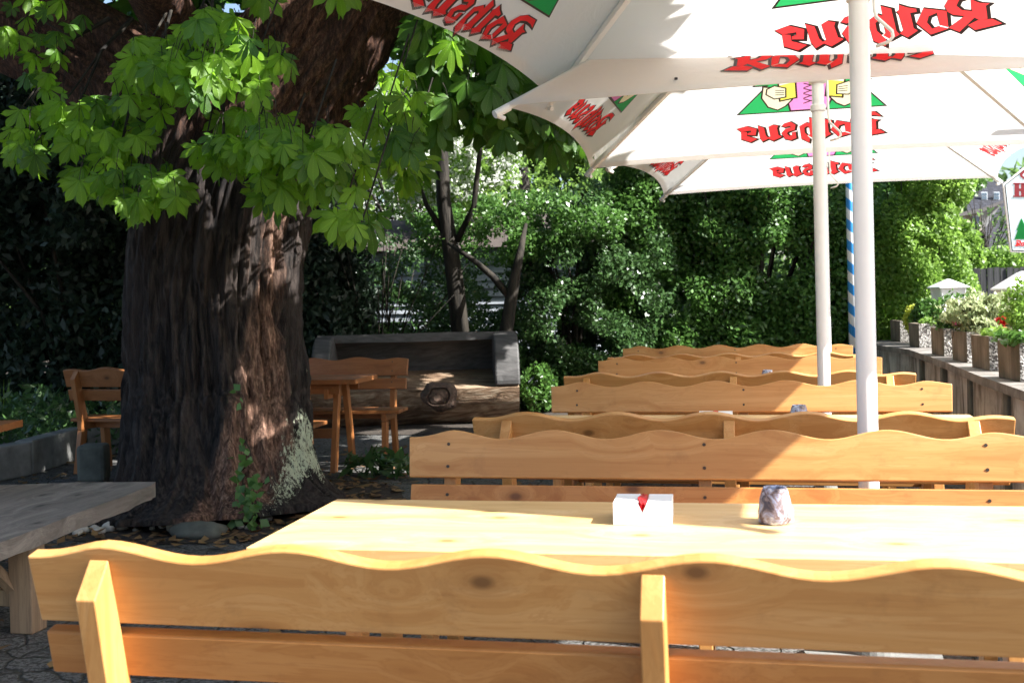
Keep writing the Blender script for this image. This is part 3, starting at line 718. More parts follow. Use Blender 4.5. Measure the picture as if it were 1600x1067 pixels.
# palmate leaves
def leaflet(hd=True):
    st = [(0, .02), (.12, .05), (.3, .10), (.48, .155), (.64, .195), (.77, .185), (.87, .12), (.95, .05), (1.04, .004)] if hd else [(0, .03), (.4, .2), (.7, .25), (1.0, .02)]
    V = []; UV = []
    for t, w_ in st:
        z = -.34*t*t
        V += [(-w_, t, z-.35*w_), (0, t, z-.02), (w_, t, z-.35*w_)]; UV += [(-w_*4, t), (0, t), (w_*4, t)]
    Fq = []
    for i in range(len(st)-1):
        a_ = i*3; Fq += [(a_, a_+1, a_+4, a_+3), (a_+1, a_+2, a_+5, a_+4)]
    V = np.array(V); V[:, 2] += np.where(np.abs(V[:, 0]) < 1e-6, -.05, 0.0)
    return V, np.array(Fq), np.array(UV)
def palm_template(hd=True):
    V0, F0, U0 = leaflet(hd); V = []; Fq = []; U = []; n = 0
    for an, s in ((0, 1.0), (38, .95), (-41, .9), (78, .76), (-80, .72)) + (((120, .45),) if hd else ()):
        a_ = radians(an); R_ = np.array([[cos(a_), sin(a_), 0], [-sin(a_), cos(a_), 0], [0, 0, 1]])
        v = V0*s; v = v.copy(); v[:, 2] += .02*(abs(an) % 3); V.append(v@R_.T); Fq.append(F0+n); U.append(U0); n += len(V0)
    return np.concatenate(V), np.concatenate(Fq), np.concatenate(U)
TH = palm_template(True); TL = palm_template(False)
def leaves(name, pts, nrm, tip, size, tmpl, mat, jitter=.08):
    V0, F0, U0 = tmpl; N_ = len(pts)
    y = tip/np.linalg.norm(tip, axis=1, keepdims=True)
    n = nrm-y*(nrm*y).sum(1, keepdims=True); n /= np.linalg.norm(n, axis=1, keepdims=True); x = np.cross(y, n)
    VJ = V0[None]*size[:, None, None]
    vj = V0[None]+np.zeros((N_, 1, 1)); curl = RNG.uniform(.5, 2.2, N_)[:, None]
    vj = vj.copy(); vj[:, :, 2] *= curl; vj[:, :, 2] += jitter*np.sin(V0[None, :, 0]*5+RNG.uniform(0, 6, N_)[:, None]); vj *= size[:, None, None]
    W = pts[:, None]+vj[:, :, 0:1]*x[:, None]+vj[:, :, 1:2]*y[:, None]+vj[:, :, 2:3]*n[:, None]
    Fq = (F0[None]+(np.arange(N_)*len(V0))[:, None, None]).reshape(-1, 4)
    return npmesh(name, W.reshape(-1, 3), Fq, mat, uv=np.tile(U0, (N_, 1)))
def nv(a_): return np.array(a_, dtype=float)
CAMP = nv((0, 0, CH))
# leafy sprays: (px, py, Y, rx px, ry px, count, size)
sprays = [(480,262,5.3,95,55,60,.155),(545,330,5.2,28,50,9,.15),(400,225,5.4,70,40,32,.15),(330,80,5.3,70,45,42,.15),(250,110,5.5,60,45,32,.15),(300,130,5.2,90,30,26,.15),
          (400,120,5.5,60,45,26,.14),(110,230,5.8,85,60,42,.145),(180,290,5.6,70,35,30,.145),(245,305,5.5,45,35,22,.145),(50,200,6.1,55,75,26,.14),(60,60,6.2,80,50,24,.14),
          (190,200,5.8,70,50,28,.145),(600,215,5.8,50,60,34,.15),(620,160,6.4,40,40,18,.15),(565,365,5.1,26,28,6,.15),(215,335,5.5,25,18,6,.15),(430,300,5.3,40,30,12,.155),(350,250,5.5,50,35,18,.15),(415,5,5.6,20,14,4,.17),(530,-2,5.7,40,8,4,.17),
          (730,110,7.3,90,50,62,.23),(830,165,7.6,90,45,58,.23),(690,185,7.2,55,40,30,.22),(780,205,7.4,50,25,18,.23),(880,225,7.9,50,28,26,.21),(690,70,7.0,50,50,36,.2),(900,190,8.2,60,50,40,.22),(640,260,6.2,25,30,10,.16)]
pp = []; nn = []; tt_ = []; ss = []; twigs = MB()
for (px, py, Y_, rx, ry, cnt, sz) in sprays:
    for q in range(int(cnt*.95)):
        while True:
            a_, b_ = random.uniform(-1, 1), random.uniform(-1, 1)
            if a_*a_+b_*b_ < 1: break
        yy = Y_+random.uniform(-.35, .45)
        # drooping: petiole top higher than the leaf
        p = at(px+a_*rx, py+b_*ry-18, Y=yy); pp.append(tuple(p)); 
        tc_ = (CAMP-nv(p)); tc_[2] = 0; tc_ /= np.linalg.norm(tc_)
        n_ = tc_*random.uniform(.3, .9)+nv((random.gauss(.15, .35), random.gauss(0, .35), random.uniform(.45, 1.0))); nn.append(n_)
        tt_.append(nv((random.gauss(0, .45), random.gauss(0, .25), 0))+tc_*.35+nv((0, 0, -1.0))); ss.append(sz*random.uniform(.6, 1.02))
        if q % 2 == 0:
            e = p+Vector((random.uniform(-.05, .05), random.uniform(-.02, .1), random.uniform(.08, .16))); twigs.tube([e, (e+p)/2+Vector((0, 0, .02)), p], [.003, .002, .0018], 4)
    if px >= 400:
        c = at(px, py-ry*.6, Y=Y_+.1); twigs.tube([c+Vector((.1, .2, .5)), c, at(px+rx*.6, py+ry*.1, Y=Y_)], [.006, .005, .003], 5); continue
    c = at(px, py-ry*.6, Y=Y_+.1); st = at(min(px, 520)*.6+140, min(py, 150)-120, Y=TY-.2) if px < 400 else Vector((-1.7, 6.9, 4.0))
    mid = (c+st)/2+Vector((0, 0, .12)); tw = [st, mid, c, at(px+rx*.7, py+ry*.2-10, Y=Y_)]
    br_ = MB(); br_.tube(tw, [.018, .011, .007, .003], 6); bo_ = br_.build('branch', bark2); bo_.parent = tree; bo_.matrix_parent_inverse = Matrix.Translation((3.62, -6.85, 0)); twigs.tube([mid, at(px-rx*.7, py, Y=Y_)], [.009, .003], 5)
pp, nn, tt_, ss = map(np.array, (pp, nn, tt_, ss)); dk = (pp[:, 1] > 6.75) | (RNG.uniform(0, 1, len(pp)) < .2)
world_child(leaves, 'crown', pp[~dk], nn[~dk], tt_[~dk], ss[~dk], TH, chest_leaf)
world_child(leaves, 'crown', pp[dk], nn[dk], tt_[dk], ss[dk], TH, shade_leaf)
world_child(twigs.build, 'twigs', bark2)['kind'] = 'stuff'
# upper crown: shades the place; a thin sheet over the umbrellas and the main mass above
def blob(n, c, r, zmin=None):
    q = RNG.normal(size=(n, 3)); q /= np.linalg.norm(q, axis=1, keepdims=True); q *= (RNG.uniform(0, 1, n)**(1/3))[:, None]
    return q*nv(r)+nv(c)
bl = [(1500, (.25, 4.3, 4.15), (.85, 2.0, .30)), (1300, (.2, 7.6, 4.15), (.85, 2.2, .30)), (450, (.2, 10.6, 4.1), (.7, 1.2, .3)),
      (900, (-1.2, 9.8, 4.6), (1.6, 2.4, .5)), (1500, (-3.6, 9.4, 5.0), (2.6, 2.4, .6)), (1300, (-4.8, 6.6, 4.9), (2.4, 2.2, .6)), (900, (-4.0, 4.4, 4.6), (1.8, 1.5, .5)), (900, (-6.8, 8.6, 4.5), (2.2, 3.0, .7)),
      (1200, (-2.5, 7.5, 6.2), (4.5, 4, .9)), (700, (-5.5, 10.5, 4.2), (2, 1.2, .6)), (260, (-1.4, 5.6, 4.4), (.8, 1.4, .3))]
P_ = np.concatenate([blob(n, c, r) for n, c, r in bl]); n = len(P_)
cl = np.array([noise.noise(Vector(p)*1.3) for p in P_]); P_ = P_[cl > -.22]
sg = (P_[:, 0]+3.35)/1.1; gy = P_[:, 1]+.215*sg; gz = P_[:, 2]-sg
P_ = P_[~((np.abs(gy-6.47) < .13) & (gz > .2) & (gz < 2.5))]; n = len(P_)  # gap cut in the unseen crown so sun reaches the trunk streak
q = 620; sy_ = RNG.uniform(5.75, 6.28, q); sz_ = RNG.uniform(0, 2.6, q); zl = RNG.uniform(4.15, 4.6, q); sg = zl-sz_
P_ = np.concatenate([P_, np.stack([-3.55+1.1*sg, sy_-.215*sg, zl], 1)]); n = len(P_)  # extra unseen leaves added to keep sun off the left of the trunk
nrm = RNG.normal(0, .45, (n, 3))+nv((.35, 0, 1)); tip = RNG.normal(0, .7, (n, 3))+nv((0, 0, -.25))
world_child(leaves, 'crown', P_, nrm, tip, RNG.uniform(.15, .25, n), TL, crown_leaf)

# fallen leaves

def kites(name, P, size, mat, parent=None, up=.3, bias=(0, 0, 0), elong=1.5, droop=0.0):
    n = len(P); size = np.broadcast_to(size, n)*RNG.uniform(.6, 1.3, n)
    nr = RNG.normal(size=(n, 3))+nv((0, 0, up))+nv(bias); nr /= np.linalg.norm(nr, axis=1, keepdims=True)
    t = RNG.normal(size=(n, 3))+nv((0, 0, droop)); t -= nr*(t*nr).sum(1, keepdims=True); t /= np.linalg.norm(t, axis=1, keepdims=True); b_ = np.cross(nr, t)
    s = size[:, None]; fold = nr*s*.15
    V = np.stack([P-t*s*elong*.5, P+b_*s*.45-fold, P+t*s*elong*.5, P-b_*s*.45-fold], 1).reshape(-1, 3)
    return npmesh(name, V, np.arange(4*n).reshape(n, 4), mat, parent)
q = 900; lx = RNG.uniform(-6.0, -1.3, q); ly = RNG.uniform(3.6, 9.8, q); keep = np.hypot(lx+3.55, ly-6.75) > .75
litter = np.stack([lx, ly, np.full(q, .016)+RNG.uniform(0, .01, q)], 1)[keep]
q = 500; an_ = RNG.uniform(0, 2*pi, q); rd = RNG.uniform(.72, 1.25, q); litter = np.concatenate([litter, np.stack([-3.55+rd*np.cos(an_), 6.75+rd*np.sin(an_), RNG.uniform(.015, .035, q)], 1)])
tag(kites('fallen_leaves', litter, .05, leafmat('dry_leaf', (.10, .05, .02), (.28, .17, .07), .1, .7), None, 6.0, elong=1.7), 'small dry brown leaves scattered on the paving around the trunk', 'leaf litter', kind='stuff')
iv = empty('ivy', at(390, 800, Y=6.1), label='small ivy climbing the foot of the big trunk', cat='ivy')
pts = []; mm = MB()
for (x0, y0, x1, y1, n_) in ((372, 815, 380, 690, 34), (392, 820, 402, 740, 26), (415, 825, 385, 770, 14), (378, 600, 384, 640, 4)):
    ln_ = []
    for q in range(n_):
        f = q/n_; x = x0+(x1-x0)*f+random.gauss(0, 7); y = y0+(y1-y0)*f+random.gauss(0, 5)
        p = at(x, y, Y=6.02+.15*(820-y)/220+.0); pts.append(tuple(p+Vector((0, -.02, 0))))
        if q % 3 == 0: ln_.append(p+Vector((0, .02, 0)))
    if len(ln_) > 2: mm.tube(ln_, .004, 5)
k_ = kites('leaves', np.array(pts)-nv(iv.location), .055, ivy_leaf, iv, .3, (.2, -1.6, 0), 1.1)
o = mm.build('stems', bark2, iv); o.matrix_parent_inverse = Matrix.Translation(-Vector(iv.location))

def rock(p, r, name, mat, lab, cat, grp=None, sq=.55):
    bm = bmesh.new(); bmesh.ops.create_icosphere(bm, subdivisions=3, radius=1)
    sd = random.uniform(0, 50)
    for v_ in bm.verts:
        k = 1+.22*noise.noise(v_.co*1.2+Vector((sd, 0, 0)))+.07*noise.noise(v_.co*4+Vector((sd, 0, 0))); v_.co = Vector((v_.co.x*r[0]*k, v_.co.y*r[1]*k, (v_.co.z*k+.6)*r[2]))
    me = bpy.data.meshes.new(name); bm.to_mesh(me); bm.free(); me.materials.append(mat)
    for f_ in me.polygons: f_.use_smooth = True
    o = bpy.data.objects.new(name, me); COL.objects.link(o); o.location = p; o.rotation_euler[2] = random.uniform(0, 3)
    return tag(o, lab, cat, grp)
pb = [(84,830,9),(98,833,8),(113,829,12),(122,836,8),(130,832,9),(146,830,8),(155,834,9),(172,829,13),(192,827,11),(212,830,5),(255,825,7),(273,829,13),(238,828,5),(376,826,6),(388,827,5),(415,815,9)]
for i, (x, y, r) in enumerate(pb):
    p = at(x, y, z=0); s = r/F*(p.y)*1.3
    rock((p.x, p.y, .004), (s, s*.8, s*.62), 'pebble', pebble_m, 'pale rounded pebble lying in the soil around the foot of the big trunk', 'pebble', 'pale pebbles at the foot of the trunk')
p = at(312, 838, z=0); rock((p.x, p.y, .0), (.17, .11, .06), 'flat_stone', dark_stone, 'flat grey stone slab lying at the foot of the trunk', 'stone')

# stone curb and upright block at the left
root = empty('stone_curb', (0, 0, 0), label='low grey stone curb edging the plant bed at the left', cat='curb')
cp = [at(-40, 705, z=.28), at(50, 690, z=.28), at(135, 668, z=.28), at(200, 662, z=.28), at(260, 655, z=.28)]
for i in range(4):
    a0, b0 = cp[i], cp[i+1]; d = (b0-a0); d.z = 0; L_ = d.length; d.normalize(); n_ = Vector((-d.y, d.x, 0)); m = MB()
    q = [a0+d*.006, a0+d*(L_-.006), a0+d*(L_-.006)+n_*.16, a0+d*.006+n_*.16]
    m.add([(p.x, p.y, 0) for p in q]+[(p.x, p.y, .28+.01*(i % 2)) for p in q], [(3,2,1,0),(4,5,6,7),(0,1,5,4),(1,2,6,5),(2,3,7,6),(3,0,4,7)]); m.build('curb_stone', stone, root, .015)
p = at(147, 752, z=0); m = MB(); m.box((-.11, -.09, 0), (.11, .10, .30)); tag(m.build('stone_block', dark_stone, None, .03, loc=(p.x, p.y, 0), rot=(0, 0, .3)), 'squat dark stone block in front of the left brown bench', 'stone block')

# ------------------------------------------------------------------ plants
def cloud_box(n, x0, x1, y0, y1, z0, z1, thr=-.35, sc_=1.2, surf=0):
    P = np.stack([RNG.uniform(x0, x1, n), y0+(y1-y0)*RNG.uniform(0, 1, n)**1.5, RNG.uniform(z0, z1, n)], 1)
    c = np.array([noise.noise(Vector(p)*sc_) for p in P.tolist()]); 
    top = z1-.35-.35*np.array([noise.noise(Vector((p[0]*1.7, 3, p[1]))) for p in P.tolist()])
    front = y0+.22+.32*np.array([noise.noise(Vector((p[0]*1.9, 7, p[2]*1.9))) for p in P.tolist()])
    return P[(c > thr) & (P[:, 2] < top) & (P[:, 1] > front)]
def cloud_ell(n, c, r, thr=-.3, sc_=2.0, shell=.5, am=.28):
    q = RNG.normal(size=(n, 3)); q /= np.linalg.norm(q, axis=1, keepdims=True); rad = RNG.uniform(shell**3, 1, n)**(1/3)
    lump = np.array([1+am*noise.noise(Vector(x)*(1.6 if am < .4 else 2.6)+Vector((c[0], c[1], 0))) for x in q.tolist()])
    P = q*(rad*lump)[:, None]*nv(r)+nv(c)
    k = np.array([noise.noise(Vector(x)*sc_) for x in P.tolist()])
    return P[(k > thr) & (P[:, 2] > .02)]
def plant(name, loc, P, size, mat, label, cat, group=None, stems=None, up=.3, elong=1.5, bias=(0, 0, 0), partname='leaves', droop=0, extra=None):
    root = empty(name, loc, label=label, cat=cat, group=group)
    kites(partname, P-nv(loc), size, mat, root, up, bias, elong, droop)
    if stems:
        m = MB()
        for pts_, r_ in stems: m.tube([Vector(p)-Vector(loc) for p in pts_], r_, 7)
        m.build('trunk' if cat == 'tree' else 'stems', bark2, root, smooth=True)
    return root
def twigset(c, n, h, spread, r=.012):
    out = []
    for i in range(n):
        a_ = random.uniform(0, 2*pi); s = random.uniform(.2, 1)*spread; b_ = Vector((c[0]+random.uniform(-.1, .1), c[1]+random.uniform(-.1, .1), c[2]))
        t_ = b_+Vector((cos(a_)*s, sin(a_)*s, h*random.uniform(.6, 1))); m_ = b_.lerp(t_, .5)+Vector((random.gauss(0, .05), random.gauss(0, .05), h*.06))
        out.append(([b_, m_, t_], [r, r*.7, r*.3]))
    return out

# hedge right of centre
plant('hedge', (.6, 13.9, 0), cloud_box(230000, -1.75, 1.55, 13.0, 14.6, .02, 3.9, -.30), .045, hedge_leaf, 'tall dense leafy hedge behind the farthest bench and the striped pole', 'hedge', stems=twigset((0, 14, 0), 16, 3.2, 1.6, .03), bias=(.3, -.5, 0))
plant('tall_shrub', (2.0, 13.4, 0), np.concatenate([cloud_ell(60000, (1.95, 13.5, 1.25), (.62, .8, 1.5), -.2), cloud_ell(26000, (2.1, 13.5, 2.9), (.5, .7, .9), -.2)]), .04, bright_leaf, 'sunlit upright shrub at the right end of the hedge', 'shrub', stems=twigset((2, 13.5, 0), 8, 2.8, .4, .02), bias=(.5, -.4, .2))
# darker evergreens left of the hedge, with gaps towards the top
plant('dark_evergreen_shrub', (-2.3, 13.2, 0), cloud_ell(100000, (-2.0, 13.4, 1.0), (1.15, .9, 1.75), -.04, 2.6, .3), .04, ever_leaf, 'dark small-leaved evergreen shrub between the log and the hedge', 'shrub', stems=twigset((-2.2, 13.3, 0), 12, 2.8, .9, .03), bias=(.2, -.4, 0))
plant('dark_evergreen_shrub', (-4.6, 13.0, 0), np.concatenate([cloud_ell(70000, (-4.6, 13.3, .7), (1.9, .8, 1.5), -.05, 2.8, .3)]), .04, ever_leaf, 'tangled dark shrub growing right behind the hollow log', 'shrub', stems=twigset((-4.6, 13.0, 0), 40, 2.3, 1.6, .012), bias=(.2, -.4, 0))
plant('conifer', (-5.2, 11.9, 0), cloud_ell(42000, (-5.35, 12.3, 1.4), (.85, .8, 2.1), -.3, 2.2, .3), .05, dark_leaf, 'dark feathery conifer just right of the big trunk, behind the log', 'conifer', stems=[([(-5.3, 12.2, 0), (-5.3, 12.3, 3.6)], [.09, .03])], elong=2.2, droop=-.8)
plant('conifer_hedge', (-8.5, 11.6, 0), cloud_box(120000, -13.5, -5.3, 11.4, 12.8, .02, 4.6, -.42), .07, dark_leaf, 'tall dark conifer hedge behind the left brown bench', 'hedge', stems=twigset((-8.5, 12.3, 0), 20, 3.6, 2.6, .04), elong=2.0, droop=-.8)
plant('tall_conifer', (-9.5, 10.4, 0), cloud_box(50000, -12.5, -7.2, 10.2, 11.6, 2.1, 5.2, -.25), .07, dark_leaf, 'dark overhanging conifer boughs above the plant bed at far left', 'conifer', stems=[([(-9.8, 10.9, 0), (-9.7, 10.9, 5)], [.16, .06])], elong=2.0, droop=-.8)
# ground plants at the left behind the curb
P = cloud_box(16000, -9.2, -4.9, 8.6, 10.4, .05, .75, -.5, 2.5)
plant('bedding_plants', (-7, 9.2, 0), P, .04, ever_leaf, 'low green bedding plants behind the stone curb at the left', 'plants', elong=2.6)
# grass tuft at left edge
rt = empty('grass_tuft', tuple(at(8, 640, z=.28)), label='tuft of bright long grass blades at the left edge, above the curb', cat='grass tuft')
m = MB()
for i in range(16):
    a_ = random.uniform(-.9, .9); h = random.uniform(.15, .38); x = random.uniform(-.1, .1); q = Vector((sin(a_)*h*.5, random.uniform(-.08, .08), h))
    m.add([(x-.006, 0, 0), (x+.006, 0, 0), (x+q.x*.5+.006, q.y*.5, q.z*.6), (x+q.x*.5-.006, q.y*.5, q.z*.6), (x+q.x, q.y, q.z)], [(0, 1, 2, 3), (3, 2, 4)])
m.build('blades', bright_leaf, rt)
# leafy perennials by the trunk, right
p = at(590, 745, z=0)
plant('leafy_perennial', tuple(p), np.concatenate([cloud_ell(150, (p.x, p.y, .09), (.28, .2, .13), -1, 2, .2)]), .06, ever_leaf, 'low dark leafy perennial growing between the trunk and the second bench', 'plant', elong=2.4, up=.5)
p = at(842, 600, Y=12.6)
plant('small_bright_shrub', (p.x, p.y, 0), cloud_ell(2600, (p.x, p.y, p.z-.05), (.22, .25, .30), -.2, 5, .2), .035, hedge_leaf, 'small sunlit light green shrub right of the hollow log', 'shrub')
# two trees with visible stems
p = at(694, 330, Y=12.6)
plant('slender_tree', (p.x, p.y, 0), np.concatenate([cloud_ell(15000, (p.x-.3, p.y+.6, 5.2), (1.6, 1.0, .8), -.1, 2, .2)]), .07, hedge_leaf, 'slender dark-stemmed tree rising behind the log', 'tree',
      stems=[([(p.x+.25, p.y, 0), (p.x+.12, p.y, 1.6), (p.x, p.y, 2.6), (p.x-.04, p.y, 4.8)], [.12, .11, .09, .07]), ([(p.x+.0, p.y, 2.2), (p.x-.22, p.y, 2.55), (p.x-.28, p.y, 2.75)], [.045, .03, .02]), ([(p.x+.15, p.y, 2.1), (p.x+.4, p.y-.1, 2.5), (p.x+.5, p.y, 3.4), (p.x+.45, p.y, 4.4)], [.04, .035, .03, .02])])
p = at(795, 500, Y=12.3)
plant('forked_tree', (p.x, p.y, 0), cloud_ell(16000, (p.x-.1, p.y+.6, 2.25), (1.5, .5, .42), .0, 2.8, .2), .04, hedge_leaf, 'small dark forked tree standing before the grey shed', 'tree',
      stems=[([(p.x-.02, p.y, 0), tuple(at(788, 540, Y=12.3)), tuple(at(800, 460, Y=12.3)), tuple(at(812, 400, Y=12.3)), tuple(at(822, 350, Y=12.5))], [.10, .09, .075, .05, .02]), ([tuple(at(798, 465, Y=12.3)), tuple(at(770, 432, Y=12.3)), tuple(at(742, 408, Y=12.3)), tuple(at(700, 380, Y=12.4))], [.05, .042, .034, .02])])
# blossoming tree and bright backdrop
plant('blossoming_tree', (-6.0, 19, 0), np.concatenate([cloud_ell(16000, (-6.4, 19, 4.4), (2.8, 1.4, 2.6), .05, 2.6, .2), cloud_ell(20000, tuple(at(700, 230, Y=14.8)), (1.2, .5, .9), .10, 5, .2)]), .045, blossom, 'tree covered in white blossom seen through the gap above the log', 'tree', stems=[([(-6, 19, 0), (-6.1, 19, 3), (-5.7, 19.2, 5.5)], [.2, .14, .05])]+twigset((-6, 19, 2.0), 12, 3.5, 2, .04))
plant('light_green_tree', (-4.2, 21, 0), np.concatenate([cloud_ell(12000, (-4.4, 21, 4.0), (3.4, 1.4, 2.8), -.05, 1.5, .2), cloud_ell(16000, tuple(at(700, 250, Y=16.6)), (1.4, .6, 1.1), .02, 3.0, .2), cloud_ell(9000, tuple(at(700, 245, Y=14.9)), (1.2, .5, .95), .05, 5, .2)]), .06, bright_leaf, 'light green tree behind the white blossom', 'tree', stems=[([(-4.2, 21, 0), (-4.3, 21, 4)], [.2, .1])])
# shed with clapboard siding
a = N('grey_clapboard'); n1 = a.noise(a.coord((2, 2, 20), rnd=False), 1.5, 4)
clap = a.done(a.ramp(n1, (.3, (.30, .33, .37)), (.7, (.42, .45, .49))), .7, a.bump(n1, .3, .01))
root = empty('shed', (-4.1, 16, 0), label='pale grey clapboard shed glimpsed behind the forked tree', cat='shed')
m = MB()
for i in range(18): m.add([(-1.6, -.03, .12*i), (1.9, -.03, .12*i), (1.9, 0, .12*i+.12), (-1.6, 0, .12*i+.12), (-1.6, .0, .12*i), (1.9, .0, .12*i)], [(0, 1, 2, 3), (4, 5, 1, 0)])
m.box((-1.6, .02, 0), (1.9, 2, 2.16)); m.build('wall', clap, root)
m = MB(); m.add([(-1.8, -.2, 2.18), (2.1, -.2, 2.18), (2.1, 1.1, 2.75), (-1.8, 1.1, 2.75), (-1.8, 2.2, 2.18), (2.1, 2.2, 2.18)], [(0, 1, 2, 3), (3, 2, 5, 4), (0, 3, 4), (1, 5, 2)]); m.build('roof', plain('brown_tile', (.06, .045, .04), .8, .3, 8, .4), root)
# brick wall fragment far left of the gap
a = N('brick'); br = a.n('TexBrick', i_Vector=a.coord((1, 1, 1), rnd=False, rot=(radians(90), 0, 0)), i_Scale=5.0, i_Color1=(.42, .36, .30, 1), i_Color2=(.52, .45, .38, 1), i_Mortar=(.12, .10, .09, 1))
brick = a.done(br.outputs[0], .85, a.bump(br.outputs[1], .5, .02))
m = MB(); m.box((-1.0, 0, 0), (.75, .3, 2.7)); tag(m.build('brick_wall', brick, None, 0, loc=(-6.55, 16.5, 0)), 'pale brick wall fragment glimpsed between leaves above the log', 'wall')

# ------------------------------------------------------------------ right side: wall, planters
a = N('stained_concrete'); v = a.coord((3, 3, .6), rnd=False); n1 = a.noise(v, 1.6, 6, .65, .6); n2 = a.noise(a.coord(rnd=False), 3, 6, .7)
col = a.ramp(n1, (.34, (.05, .042, .034)), (.44, (.24, .22, .19)), (.56, (.52, .50, .46)))
conc_wall = a.done(a.mix(a.g(n2, .45, .8), col, (.10, .08, .06)), .85, a.bump(n2, .6, .02))
a = N('coping_concrete'); n1 = a.noise(a.coord(rnd=False), 6, 6, .65)
coping = a.done(a.ramp(n1, (.35, (.09, .08, .07)), (.65, (.24, .22, .20))), .8, a.bump(n1, .5, .01))
wz = .80
wp = [at(1372, 539, z=wz), at(1420, 546, z=wz), at(1475, 565, z=wz), at(1524, 585, z=wz), at(1600, 611, z=wz)]
wp = [(p.x, p.y) for p in wp]; wp = [(wp[0][0]-.02, 13.0)]+wp; d = (wp[-1][0]-wp[-2][0], wp[-1][1]-wp[-2][1]); l = math.hypot(*d); wp.append((wp[-1][0]+d[0]/l*3.2, wp[-1][1]+d[1]/l*3.2))
root = empty('retaining_wall', (0, 0, 0), label='stained concrete retaining wall with dark coping, carrying the planters', cat='wall')
wall = MB(); cop = MB()
for i in range(len(wp)-1):
    (x0, y0), (x1, y1) = wp[i], wp[i+1]
    wall.add([(x0+.05, y0, 0), (x1+.05, y1, 0), (x1+.05, y1, wz-.06), (x0+.05, y0, wz-.06)], [(0, 1, 2, 3)])
    cop.add([(x0, y0, wz-.055), (x1, y1, wz-.055), (x1, y1, wz), (x0, y0, wz), (x1+.46, y1+.02, wz), (x0+.46, y0+.02, wz), (x0+.46, y0+.02, wz-.055), (x1+.46, y1+.02, wz-.055)], [(0, 1, 2, 3), (3, 2, 4, 5), (5, 4, 7, 6), (6, 7, 1, 0)])
wall.build('wall_face', conc_wall, root); cop.build('coping', coping, root)
for q in range(4):
    f = (q+.5)/4; x = wp[2][0]+(wp[-2][0]-wp[2][0])*f; y = wp[2][1]+(wp[-2][1]-wp[2][1])*f
    pl_ = MB(); pl_.box((x+.02, y-.05, 0), (x+.09, y+.05, wz-.057)); pl_.build('pilaster', dark_stone, root, .01)
pi_ = MB(); a1 = at(1553, 618, z=.62); a2 = at(1625, 640, z=.62); pi_.tube([a1, a2, a2+(a2-a1)*2], .022, 10); tag(pi_.build('rusty_pipe', plain('rust', (.35, .17, .09), .7, .4, 20, .4), None, smooth=True), 'rusty horizontal pipe along the face of the retaining wall', 'pipe')
# terrain beyond the wall
m = MB(); m.add([(wp[-1][0]+.44, wp[-1][1], wz-.004), (20, 3, wz-.004), (20, 40, wz-.004), (2.2, 40, wz-.004), (wp[0][0]+.44, 13, wz-.004)]+[(x+.44, y+.02, wz-.004) for x, y in wp[1:-1]], [(0, 1, 2, 3, 4)+tuple(5+i for i in range(len(wp)-2))])
tag(m.build('upper_ground', soil_m), kind='structure')

a = N('planter_side'); v = a.coord((14, 14, 1.2)); n1 = a.noise(v, 1, 5, .6, .4); n2 = a.noise(a.coord(rnd=False), 5, 4)
smooth_conc = a.done(a.mix(a.g(n2, .4, .7), a.ramp(n1, (.35, (.12, .09, .065)), (.65, (.24, .19, .14))), (.07, .06, .035)), .8, a.bump(n1, .3, .005))
a = N('exposed_aggregate'); vo = a.n('TexVoronoi', i_Vector=a.coord(), i_Scale=85.0); sp = a.n('RGBToBW', i_0=vo.outputs['Color']).outputs[0]
agg = a.done(a.ramp(sp, (.25, (.07, .06, .055)), (.5, (.26, .25, .23)), (.8, (.52, .50, .47))), .85, a.bump(vo.outputs['Distance'], .9, .006))
gp = 'concrete planters on the retaining wall'
plc = [((1421.6,543),(1437,543.5)),((1462,552),(1476,557)),((1490,565),(1512,567)),((1520.6,572.6),(1547,579.5)),((1565,588),(1595,597))]
planters = []
labs = ['concrete planter at the foot of the farther white lantern, largest speckled face toward the benches', 'concrete planter just right of the farther lantern, a white plant label in it',
        'concrete planter below the silvery bush, between two others', 'concrete planter below the terracotta figure and the red flower', 'nearest concrete planter at the right edge, brown side stained']
def planter(cx, cy, yaw, w_, l_, h, label, bot=wz+.001):
    root = empty('planter', (cx, cy, bot), yaw, label=label, cat='planter', group=gp)
    # hollow trough: +x end lit aggregate, long side along y
    m = MB(); t_ = .03; ta = .97
    def ring(hw, hl, z): return [(-hw, -hl, z), (hw, -hl, z), (hw, hl, z), (-hw, hl, z)]
    vs = ring(w_/2*ta, l_/2*ta, 0)+ring(w_/2, l_/2, h)+ring(w_/2-t_, l_/2-t_, h)+ring(w_/2-t_-.005, l_/2-t_-.005, h-.035)
    fs = [(3, 2, 1, 0)]; mi = [0]
    for k in range(3):
        for q in range(4):
            fs.append((k*4+q, k*4+(q+1) % 4, k*4+4+(q+1) % 4, k*4+4+q)); mi.append((1 if (k == 0 and q in (0, 2)) else 0))
    m.v = vs; m.f = fs; m.mi = mi; m.build('trough', [smooth_conc, agg], root, .004)
    m = MB(); m.add(ring(w_/2-t_-.004, l_/2-t_-.004, h-.034), [(0, 1, 2, 3)]); m.build('potting_soil', soil_m, root)
    return root
for (L_, R_), lb in zip(plc, labs):
    a0 = at(*L_, z=wz); b0 = at(*R_, z=wz)   # a0: far-left bottom corner, b0: near bottom corner
    d = Vector((b0.x-a0.x, b0.y-a0.y, 0)); 
    ln2 = .40; w2 = .27
    d = Vector((.10, -1, 0)).normalized(); n_ = Vector((-d.y, d.x, 0))
    c = Vector((b0.x, b0.y, 0))-d*(ln2/2)*.93+n_*w2/2*.93
    yaw = atan2(d.x, -d.y); planters.append((c, yaw)); planter(c.x, c.y, yaw, w2, ln2, .235, lb)
